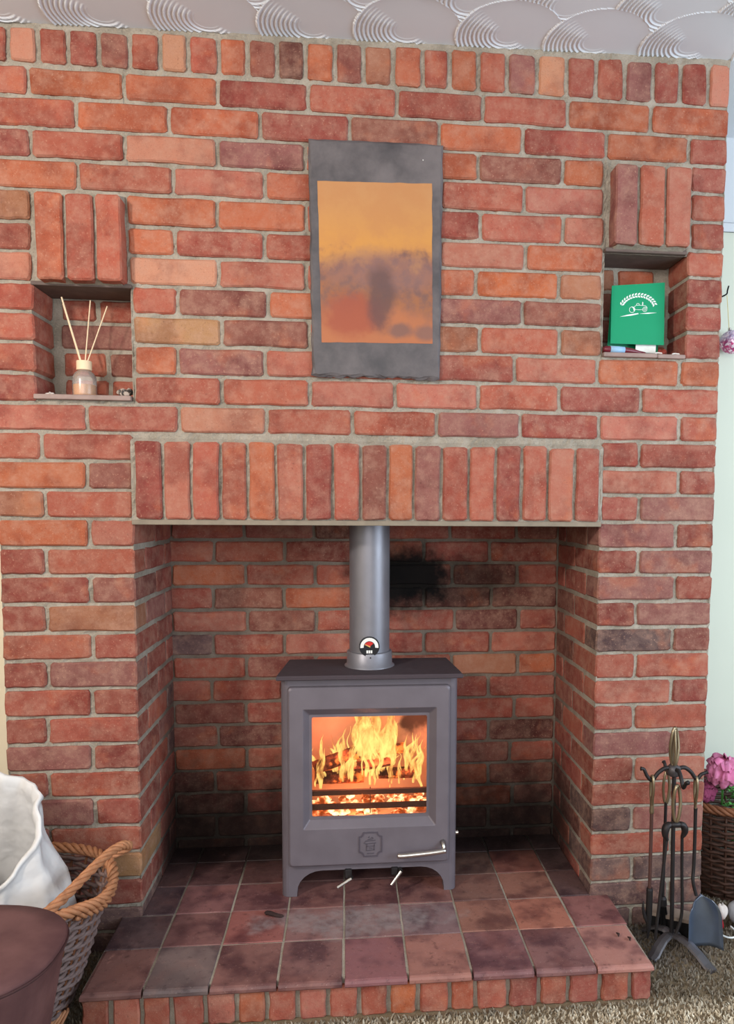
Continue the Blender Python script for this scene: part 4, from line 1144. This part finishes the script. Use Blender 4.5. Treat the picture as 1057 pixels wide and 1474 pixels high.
# poker
PO = (sx - .0640, sy, .03)
pk = thing('poker', 'fire poker with a brass loop and barbed tip, hanging left on the stand', 'poker', PO)
x0 = PO[0] + .0015
G().loop_tube(ring_loop((x0 - .001, sy, .440), .016, .098, .0045, 'y', 26, .003), .0042, 7).obj('handle_loop', M_BRASS, pk, PO, smooth=True)
G().tube([(x0, sy, .432), (x0, sy, .388), (x0, sy, .384)], [.0045, .0068, .0060], 8).obj('socket', M_BRASS, pk, PO)
G().tube([(x0, sy, .394), (x0 + .001, sy, .16)], .0052, 8).obj('shaft', M_RUST, pk, PO)
pg = G().tube([(x0 + .001, sy, .172), (x0 + .001, sy, .166), (x0 + .001, sy, .10), (x0 + .0005, sy, .055), (x0 - .001, sy, .026)], [.0075, .0092, .0090, .0062, .0016], 10)
pg.tube(bezier([(x0 - .002, sy, .072), (x0 - .011, sy, .092), (x0 - .0165, sy, .118), (x0 - .015, sy, .134)], 4), [.005] * 6 + [.0045, .004, .0035, .003, .0025, .002, .0012], 8)
pg.obj('tip', M_IRON, pk, PO)
# shovel
VO = (sx + .0620, sy, .01)
sv = thing('hearth_shovel', 'hearth shovel with a bluish steel pan, hanging right on the fire tool stand', 'shovel', VO)
x0 = VO[0]
G().loop_tube(ring_loop((x0, sy, .436), .014, .092, .0042, 'y', 26, .003), .0040, 7).obj('handle_loop', M_BRASS, sv, VO, smooth=True)
G().tube(bezier([(x0 + .001, sy, .394), (x0 + .002, sy, .300), (x0 + .0005, sy - .002, .225), (x0 - .003, sy - .008, .190), (x0 + .006, sy - .012, .150)], 6), [.0058] + [.0050] * 24, 8).obj('shaft', M_IRON, sv, VO)
pan = G(); rings = []
nu, nv = 13, 14
for s_ in (0, 1):
    ring_grid = []
    for j in range(nv + 1):
        t = j / nv
        z = .156 - .145 * t
        hw = .0475 * min(1.0, math.sqrt(max(0.0, 1 - (1 - min(1, t / .42)) ** 2))) * (0.93 + .10 * t) + .0015
        row = []
        for i in range(nu + 1):
            q = -1 + 2 * i / nu
            x = x0 + .0155 + hw * q + .004 * t
            curl = .030 * abs(q) ** 3.2 * min(1, t / .2 + .3)
            y = sy - .004 - .012 * (1 - t) - curl - .020 * t + (.0016 if s_ else 0)
            row.append((x, y, z))
        ring_grid.append(row)
    b = len(pan.v)
    for r in ring_grid: pan.v += r
    for j in range(nv):
        for i in range(nu):
            a = b + j * (nu + 1) + i
            pan.f.append((a, a + 1, a + nu + 2, a + nu + 1))
N_ = (nu + 1) * (nv + 1)
border = [i for i in range(nu + 1)] + [j * (nu + 1) + nu for j in range(1, nv + 1)] + [nv * (nu + 1) + i for i in range(nu - 1, -1, -1)] + [j * (nu + 1) for j in range(nv - 1, 0, -1)]
for k in range(len(border)):
    a, c = border[k], border[(k + 1) % len(border)]
    pan.f.append((a, c, c + N_, a + N_))
M_PAN = metal_mat('blued_steel_pan', (150, 164, 186), 0.32, 0.9, .4, .3, 60)
pan.obj('pan', M_PAN, sv, VO, smooth=True)
# tongs
GO = (sx - .0190, sy - .0600, .05)
tg = thing('fire_tongs', 'black fire tongs with a brass loop, hanging at the front of the stand', 'tongs', GO)
x0, y0 = GO[0] - .001, GO[1] - .0015
G().loop_tube(ring_loop((x0, y0, .434), .021, .100, .0045, 'x', 26, .003), .0046, 7).obj('handle_loop', M_BRASS, tg, GO, smooth=True)
hb = G().box(x0 - .016, x0 + .012, y0 - .009, y0 + .009, .371, .384, .003)
hb.tube(bezier([(x0 - .014, y0, .379), (x0 - .026, y0, .372), (x0 - .030, y0, .352), (x0 - .023, y0, .334)], 5), [.008, .009, .010, .011, .0115, .012, .0125, .0125, .012, .0115, .011, .0105, .009, .008, .0065, .005], 8, True, .8)
hb.tube(bezier([(x0 + .010, y0, .378), (x0 + .022, y0 + .002, .372), (x0 + .027, y0 + .004, .355), (x0 + .021, y0 + .006, .338)], 5), [.008, .009, .010, .010, .0105, .011, .0115, .0115, .011, .0105, .010, .009, .008, .007, .006, .005], 8, True, .8)
hb.obj('spring_hinge', M_IRON, tg, GO, smooth=True)
G().tube(bezier([(x0 - .024, y0, .340), (x0 - .032, y0, .25), (x0 - .042, y0 + .002, .12), (x0 - .046, y0 + .004, .058)], 6), .0044, 8).obj('arm', M_IRON, tg, GO)
G().tube(bezier([(x0 + .021, y0 + .006, .342), (x0 + .027, y0 + .014, .25), (x0 + .034, y0 + .02, .12), (x0 + .020, y0 + .022, .060)], 6), .0044, 8).obj('arm', M_IRON, tg, GO)
# hearth brush with a coarse dark head, behind
BRO = (sx - .001, sy + .049, .03)
br = thing('hearth_brush', 'dark bristled hearth brush hanging at the back of the fire tool stand', 'brush', BRO)
x0, y0 = BRO[0], BRO[1] + .0005
G().loop_tube(ring_loop((x0, y0, .436), .018, .092, .004, 'x', 22, .002), .0040, 7).obj('handle_loop', M_BRASS, br, BRO, smooth=True)
G().tube([(x0, y0, .394), (x0, y0, .10)], .0046, 8).obj('shaft', M_IRON, br, BRO)
bb_ = G()
for k in range(90):
    a = random.uniform(0, 6.283); r_ = random.uniform(.002, .012)
    bb_.tube([(x0 + r_ * .7 * math.cos(a), y0 + r_ * .7 * math.sin(a), .098), (x0 + r_ * 1.6 * math.cos(a), y0 + r_ * 1.3 * math.sin(a), .034)], .0011, 4)
bb_.obj('bristles', M_DARK, br, BRO)
G().lathe([(.006, .118), (.011, .112), (.0125, .094), (.010, .090)], x0, y0, 14).obj('ferrule', M_IRON, br, BRO)

# low dark ash box leaning by the pier
def rbox(c, hx, hy, z0, z1, ang, name, mat, parent, origin):
    ca, sa = math.cos(ang), math.sin(ang)
    pts = [(c[0] + x * ca - y * sa, c[1] + x * sa + y * ca) for x, y in ((-hx, -hy), (hx, -hy), (hx, hy), (-hx, hy))]
    return G().loft([[(x, y, z0) for x, y in pts], [(x, y, z1) for x, y in pts]]).obj(name, mat, parent, origin)
AO = (1.487, -.058, 0.0)
ash = thing('ash_box', 'low dark ash box with a pale rim, on the carpet behind the fire tools', 'box', AO)
ang = -.55
rbox(AO[:2], .062, .022, .002, .056, ang, 'box_body', M_DARK, ash, AO)
rbox(AO[:2], .066, .026, .056, .066, ang, 'rim', simple('grey_brown_rim', (134, 118, 106), .7), ash, AO)

# red and white toy with a cord
NO = (1.640, -.062, 0.012)
ny_ = thing('fabric_toy', 'little red and white fabric toy with a white cord, on carpet beside the shovel', 'toy', NO)
G().blob((1.622, -.068, .030), .017, .014, .018, 14, 10, .12, 4).obj('red_body', simple('red_felt', (160, 24, 34), .9, 0, .1), ny_, NO, smooth=True)
G().blob((1.640, -.052, .056), .017, .014, .022, 14, 10, .22, 5).obj('white_head', simple('white_fleece', (216, 204, 196), .95, 0, .1, .1, 70, .5), ny_, NO, smooth=True)
G().tube(bezier([(1.606, -.096, .019), (1.625, -.120, .019), (1.648, -.118, .019), (1.661, -.096, .020), (1.658, -.070, .022)], 5), .0026, 6).obj('cord', M_CARDW, ny_, NO, smooth=True)

# ---------------------------------------------------------------- wicker
def wicker_mat(name, a, b):
    m = NT(name)
    co = m.add('TexCoord').outputs['Object']
    r = m.add('NewGeometry').outputs['Random Per Island']
    c = m.mix(r, lin(a), lin(b))
    c = m.mix(m.rng(m.noise(co, 60, 3), .45, .75, 0, .5), c, lin(tuple(v * .7 for v in a)))
    m.bsdf(c, .6, 0, m.bump(m.noise(co, 140, 2), .3, .001), .3)
    return m.m
M_WGREY = wicker_mat('grey_willow', (98, 80, 78), (146, 124, 118))
M_WHONEY = wicker_mat('honey_willow', (162, 102, 68), (198, 142, 102))
M_WDARK = wicker_mat('dark_willow', (44, 26, 20), (82, 52, 38))
M_WBROWN = wicker_mat('brown_willow', (96, 58, 38), (140, 90, 60))
def oval(cx, cy, a, b, t, n=2.3):
    c, s = math.cos(t), math.sin(t)
    return (cx + a * math.copysign(abs(c) ** (2 / n), c), cy + b * math.copysign(abs(s) ** (2 / n), s))
def basket(root, O, cx, cy, at, bt, ab, bb2, H, rows, stakes, mside, mstake, rw=.0045, z0=.012, sup=2.3):
    def dims(z):
        t = (z - z0) / (H - z0); k = t ** .85
        return ab + (at - ab) * k, bb2 + (bt - bb2) * k
    for r in range(rows):
        z = z0 + (H - z0) * (r + .5) / rows
        a, b = dims(z); pts = []
        n = stakes * 4
        for k in range(n):
            t = 2 * math.pi * k / n
            off = .0042 * math.sin(stakes * t / 2 * 2 * .5 + math.pi * (r % 2)) if False else .0044 * math.cos(math.pi * k / 4 + math.pi * (r % 2))
            x, y = oval(cx, cy, a + off, b + off, t, sup)
            pts.append((x, y, z + .0016 * math.sin(k * 1.7 + r)))
        G().loop_tube(pts, rw, 5).obj('willow_strand', mside, root, O, smooth=True)
    for s in range(stakes):
        t = 2 * math.pi * s / stakes
        pts = []
        for k in range(6):
            z = z0 + (H - z0) * k / 5
            a, b = dims(z); x, y = oval(cx, cy, a, b, t, sup); pts.append((x, y, z))
        G().tube(pts, .0036, 5).obj('stake', mstake, root, O, smooth=True)
    bs = G()
    a, b = dims(z0)
    bs.loft([[(*oval(cx, cy, a, b, 2 * math.pi * k / 40, sup), .001) for k in range(40)], [(*oval(cx, cy, a, b, 2 * math.pi * k / 40, sup), .012) for k in range(40)]])
    bs.obj('base', mstake, root, O)

BA = (-.285, -.262, 0.0)
lb = thing('log_basket', 'oval grey wicker log basket with honey coloured rim and handle, left of the hearth', 'basket', BA)
basket(lb, BA, BA[0], BA[1], .275, .200, .175, .140, .312, 24, 34, M_WGREY, M_WBROWN, .0052, .012, 2.4)
def rim_pt(t, dz=0):
    x, y = oval(BA[0], BA[1], .283, .207, t, 2.4)
    z = .326 - .026 * math.exp(-((t + math.pi) % (2 * math.pi) - math.pi) ** 2 / .16) + dz
    return Vector((x, y, z))
def braid(root, O, path, closed, strands, rad, r, turns, mat, name):
    n = len(path)
    for s in range(strands):
        pts = []
        for i, p in enumerate(path):
            a = path[(i - 1) % n] if closed else path[max(0, i - 1)]; b = path[(i + 1) % n] if closed else path[min(n - 1, i + 1)]
            t = (b - a).normalized(); u = t.cross(Vector((0, 0, 1))).normalized(); w = t.cross(u)
            ph = 2 * math.pi * (s / strands + turns * i / n)
            pts.append(p + u * rad * math.cos(ph) + w * rad * math.sin(ph))
        g = G()
        if closed: g.loop_tube(pts, r, 6)
        else: g.tube(pts, r, 6)
        g.obj(name, mat, root, O, smooth=True)
braid(lb, BA, [rim_pt(2 * math.pi * i / 160) for i in range(160)], True, 4, .0085, .0058, 17, M_WHONEY, 'rim_strand')
braid(lb, BA, [rim_pt(-.55 + 1.25 * i / 44, -.014) for i in range(45)], False, 3, .0065, .0050, 5, M_WHONEY, 'rim_strand')
# handle above the right end of the rim
hp = bezier([rim_pt(-.98, .0), (-.072, -.405, .345), (-.052, -.335, .353), (-.036, -.262, .360), (-.016, -.19, .366), (.000, -.145, .362), (.004, -.118, .345), rim_pt(.62, .0)], 7)
braid(lb, BA, hp, False, 4, .0068, .0056, 4.5, M_WHONEY, 'handle_strand')
fr_ = G()
fr_.tube(bezier([(-.118, -.335, .030), (-.11, -.325, .045), (-.10, -.305, .050), (-.094, -.29, .045)], 5), .006, 6)
for k in range(5):
    fr_.tube(bezier([(-.135 + .01 * k, -.352 + .004 * k, .018), (-.116 + .008 * k, -.335 + .006 * k, .030 + .003 * k), (-.098 + .003 * k, -.31, .036 + .003 * k)], 5), .0042, 5)
fr_.obj('foot_braid', M_WHONEY, lb, BA, smooth=True)

# white sack in the basket
KO = (-.285, -.262, 0.013)
km = NT('white_sack')
kco = km.add('TexCoord').outputs['Object']
kc = km.mix(km.noise(kco, 5, 3), lin((196, 190, 182)), lin((222, 222, 224)))
kb = km.bsdf(kc, .55, 0, km.bump(km.math('ADD', km.noise(kco, 9, 2, .4), km.math('MULTIPLY', km.noise(kco, 24, 2, .4), .3)), .75, .03), .3)
kb.inputs['Subsurface Weight'].default_value = 0.0
def sack_point(t, v):
    """t around, v 0..1 up the outside; rim height falls towards the room"""
    top = .335 + .305 * (0.5 + 0.5 * math.sin(t - .25)) ** 0.8 * (0.86 + .14 * math.cos(2 * t + .5))
    a0, b0 = .150, .115
    z = .016 + (top - .016) * v
    k = 1 + .28 * math.sin(math.pi * min(1, v * 1.15)) - .42 * max(0, v - .55) ** 1.2
    fold = 1 + .055 * math.sin(5 * t + 3 * v) * v + .040 * (1 - 2 * abs(math.sin(4.5 * t - 3.2 * v + 1))) + .022 * (1 - 2 * abs(math.sin(8 * t + 6 * v)))
    x = KO[0] + .008 + a0 * k * fold * math.cos(t); y = KO[1] + b0 * k * fold * math.sin(t)
    return (x, y, z)
nt_, nv_ = 120, 32
rings = [[sack_point(2 * math.pi * i / nt_, j / nv_) for i in range(nt_)] for j in range(nv_ + 1)]
# rolled edge and the inside
def inset(ring, f, dz, lim=None):
    cx_ = sum(p[0] for p in ring) / len(ring); cy_ = sum(p[1] for p in ring) / len(ring)
    return [(cx_ + (p[0] - cx_) * f, cy_ + (p[1] - cy_) * f, p[2] + dz) for p in ring]
top = rings[-1]
rings += [inset(top, 1.06, .006), inset(top, 1.02, .014), inset(top, .95, .010), inset(top, .92, -.012)]
for j in range(nv_ - 2, 8, -2):
    rings.append(inset(rings[j], .955, 0))
rings.append(inset(rings[6], .93, -.0))
sk = G().loft(rings)
tag(sk.obj('sack', km.m, None, KO, smooth=True), 'tall crumpled white sack standing open in the left wicker basket', 'sack')
# brown pouffe
PF = (-.190, -.668, 0.0)
pf = thing('pouffe', 'dark brown rounded pouffe with a seamed top, at bottom left before the wicker basket', 'pouffe', PF)
pmt = NT('brown_suede')
pco = pmt.add('TexCoord').outputs['Object']
pmt.bsdf(pmt.mix(pmt.rng(pmt.noise(pco, 8, 4), .3, .7), lin((84, 56, 56)), lin((108, 76, 74))), .85, 0, pmt.bump(pmt.noise(pco, 160, 3), .3, .001), .2)
def pring(a, b, z, n=56): return [(*oval(PF[0], PF[1], a, b, 2 * math.pi * k / n, 2.5), z) for k in range(n)]
G().loft([pring(.150, .118, .008), pring(.156, .124, .016), pring(.190, .142, .20), pring(.220, .164, .362), pring(.227, .1685, .390), pring(.2255, .167, .3955)]).obj('side', pmt.m, pf, PF, smooth=False)
G().loft([pring(.2255, .167, .3952), pring(.2285, .170, .3980), pring(.2290, .1705, .4020), pring(.226, .1675, .4065), pring(.18, .135, .4115), pring(.10, .075, .4145), pring(.02, .016, .4155)]).obj('top', pmt.m, pf, PF, smooth=True)
pip = G().loop_tube([(*oval(PF[0], PF[1], .2290, .1705, 2 * math.pi * k / 90, 2.5), .3965) for k in range(90)], .0026, 6)
pip.obj('piping', simple('dark_piping', (64, 40, 40), .8), pf, PF, smooth=True)
G().blob((-.085, -.66, .4152), .007, .004, .0012, 10, 6, .2, 3).obj('top_stain', simple('dark_stain', (50, 32, 34), .9), pf, PF)

# right basket of flowers
RB = (1.842, .225, 0.0)
rb = thing('flower_basket', 'dark wicker basket filled with flowers, in the alcove right of the chimney breast', 'basket', RB)
basket(rb, RB, RB[0], RB[1], .218, .175, .185, .145, .290, 20, 26, M_WDARK, M_WDARK, .0055, .012, 2.2)
braid(rb, RB, [Vector((*oval(RB[0], RB[1], .226, .183, 2 * math.pi * i / 120, 2.2), .300)) for i in range(120)], True, 4, .0085, .0062, 13, M_WBROWN, 'rim_strand')
FLW = [((1.735, .150, .402), .056, (206, 112, 152), (232, 156, 190), 'large pink artificial peony bloom above the right wicker basket rim'),
       ((1.686, .178, .330), .042, (128, 56, 86), (160, 78, 108), 'deep plum coloured bloom low in the right wicker basket')]
def flower(c, R, a, b, label, seed):
    rg = random.Random(seed)
    root = thing('peony', label, 'flower', (c[0], c[1], c[2] - R), None)
    m = NT('petal'); r = m.add('NewGeometry').outputs['Random Per Island']
    co = m.add('TexCoord').outputs['Object']
    m.bsdf(m.mix(m.rng(m.noise(co, 30, 3), .3, .7), m.mix(r, lin(a), lin(b)), lin(a)), .8, 0, None, .15)
    O = (c[0], c[1], c[2] - R)
    for i in range(80):
        th = math.acos(1 - 2 * (i + .5) / 80); ph = i * 2.39996
        if th > 2.5: continue
        d = Vector((math.sin(th) * math.cos(ph), math.sin(th) * math.sin(ph), math.cos(th)))
        rad = R * rg.uniform(.62, .95)
        u = d.cross(Vector((.3, .2, 1))).normalized(); w = d.cross(u)
        gg = G(); n, mm = 6, 5
        for s_ in (0, 1):
            bq = len(gg.v)
            for jj in range(mm + 1):
                for ii in range(n + 1):
                    q, t = -1 + 2 * ii / n, jj / mm
                    wd = R * .36 * math.sqrt(max(0.02, 1 - (1.15 * t - .55) ** 2 * 1.6))
                    P = Vector(c) + d * (rad * (.45 + .55 * math.sin(t * 1.9)) + R * .13 * math.sin(6 * q + i)) + u * wd * q + w * R * (t - .5) * .8 + d * (-.22 * R * q * q)
                    gg.v.append(tuple(P - d * (.0012 * s_)))
            for jj in range(mm):
                for ii in range(n):
                    x_ = bq + jj * (n + 1) + ii
                    gg.f.append((x_, x_ + 1, x_ + n + 2, x_ + n + 1))
        gg.obj('petal', m.m, root, O, smooth=True, recalc=False)
    G().tube([(c[0], c[1], c[2]), (c[0] + .01, c[1] + .02, c[2] - .12)], .004, 6).obj('stem', M_GLEAF, root, O)
M_GLEAF = simple('green_foliage', (74, 136, 62), .6, 0, .3, .25, 50)
for i, f in enumerate(FLW): flower(*f, i + 2)
fo = thing('foliage_sprig', 'bright green foliage sprig at the front of the right wicker basket', 'foliage', (1.775, .135, .29))
lf = G()
for i in range(150):
    a = random.uniform(0, 6.283); r_ = random.uniform(0, .042); z = random.uniform(.290, .352)
    x, y = 1.772 + r_ * math.cos(a), .128 + r_ * .7 * math.sin(a)
    d = Vector((random.uniform(-1, 1), random.uniform(-1, .4), random.uniform(.1, 1.2))).normalized(); n_ = d.orthogonal().normalized(); L = random.uniform(.012, .02)
    p = Vector((x, y, z))
    w_ = n_ * .0042; h_ = d.cross(n_) * .0012
    lf.add([p, p + d * L * .5 + w_, p + d * L, p + d * L * .5 - w_, p + d * L * .5 + h_], [(0, 1, 4), (1, 2, 4), (2, 3, 4), (3, 0, 4), (0, 3, 2, 1)])
o = lf.obj('leaves', M_GLEAF, fo, (1.775, .135, .29)); o['kind'] = 'stuff'
G().tube([(1.775, .135, .29), (1.79, .18, .15)], .004, 6).obj('stem', M_GLEAF, fo, (1.775, .135, .29))
# grey ornament cut by the frame
OO = (1.712, -.050, 0.014)
orn = thing('grey_ornament', 'rounded pale grey ornament standing before the flower basket, cut by the frame edge', 'ornament', OO)
M_GREY = simple('grey_stone', (150, 150, 154), .7, 0, .3, .1, 40)
G().blob((1.722, -.050, .048), .062, .048, .036, 20, 12, .06, 2).obj('body', M_GREY, orn, OO, smooth=True)
gq = G().tube(bezier([(1.730, -.045, .062), (1.755, -.04, .10), (1.745, -.035, .135), (1.715, -.035, .141), (1.693, -.036, .132)], 6), [.022, .021, .020, .019, .018, .017, .017, .017, .017, .018, .019, .020, .021, .021, .020, .019, .018, .017, .015, .013, .011, .009, .006, .004, .002], 12)
gq.obj('neck', M_GREY, orn, OO, smooth=True)

# glitter ball hanging on the alcove wall
GB = (1.822, .368, 1.767)
gb = thing('glitter_ball', 'pink and silver glitter ball hanging on a thread beside the chimney breast', 'bauble', (GB[0], GB[1], GB[2] - .038))
GBO = (GB[0], GB[1], GB[2] - .038)
gmt = NT('glitter')
gpos = gmt.add('NewGeometry').outputs['Position']
gv = gmt.add('TexVoronoi'); gmt.set(gv, 'Vector', gpos); gv.inputs['Scale'].default_value = 170
gz = gmt.add('SeparateXYZ', ins={0: gpos}).outputs[2]
gcol = gmt.mix(gmt.rng(gz, 1.760, 1.775), lin((206, 66, 130)), lin((196, 180, 208)))
gw = gmt.add('SeparateColor', ins={0: gv.outputs['Color']}).outputs
gmt.bsdf(gmt.mix(gmt.rng(gw[0], .5, .9), gmt.mix(gmt.rng(gw[1], .3, .8, 0, .6), gcol, lin((120, 66, 120))), lin((244, 222, 236))), .35, .2, None, .6)
G().lathe([(.038 * math.sin(math.pi * k / 16) + 1e-4, GB[2] - .038 * math.cos(math.pi * k / 16)) for k in range(17)], GB[0], GB[1], 28).obj('ball', gmt.m, gb, GBO, smooth=True)
G().tube([(GB[0] - .010, GB[1], GB[2] + .036), (GB[0] - .012, GB[1] + .02, GB[2] + .155)], .0011, 5).obj('thread', simple('yellow_thread', (214, 196, 130), .8), gb, GBO)
G().lathe([(.004, GB[2] + .036), (.006, GB[2] + .038), (.006, GB[2] + .044), (.003, GB[2] + .046)], GB[0] - .008, GB[1], 10).obj('cap', M_STEEL, gb, GBO)
hk = G().tube(bezier([(GB[0] - .012, .419, GB[2] + .160), (GB[0] - .012, .390, GB[2] + .160), (GB[0] - .012, .386, GB[2] + .170), (GB[0] - .008, .386, GB[2] + .185)], 4), .0024, 7)
tag(hk.obj('wall_hook', M_DARK, None, (GB[0] - .012, .419, GB[2] + .16)), 'small dark wall hook above the glitter ball on the pale wall', 'hook')
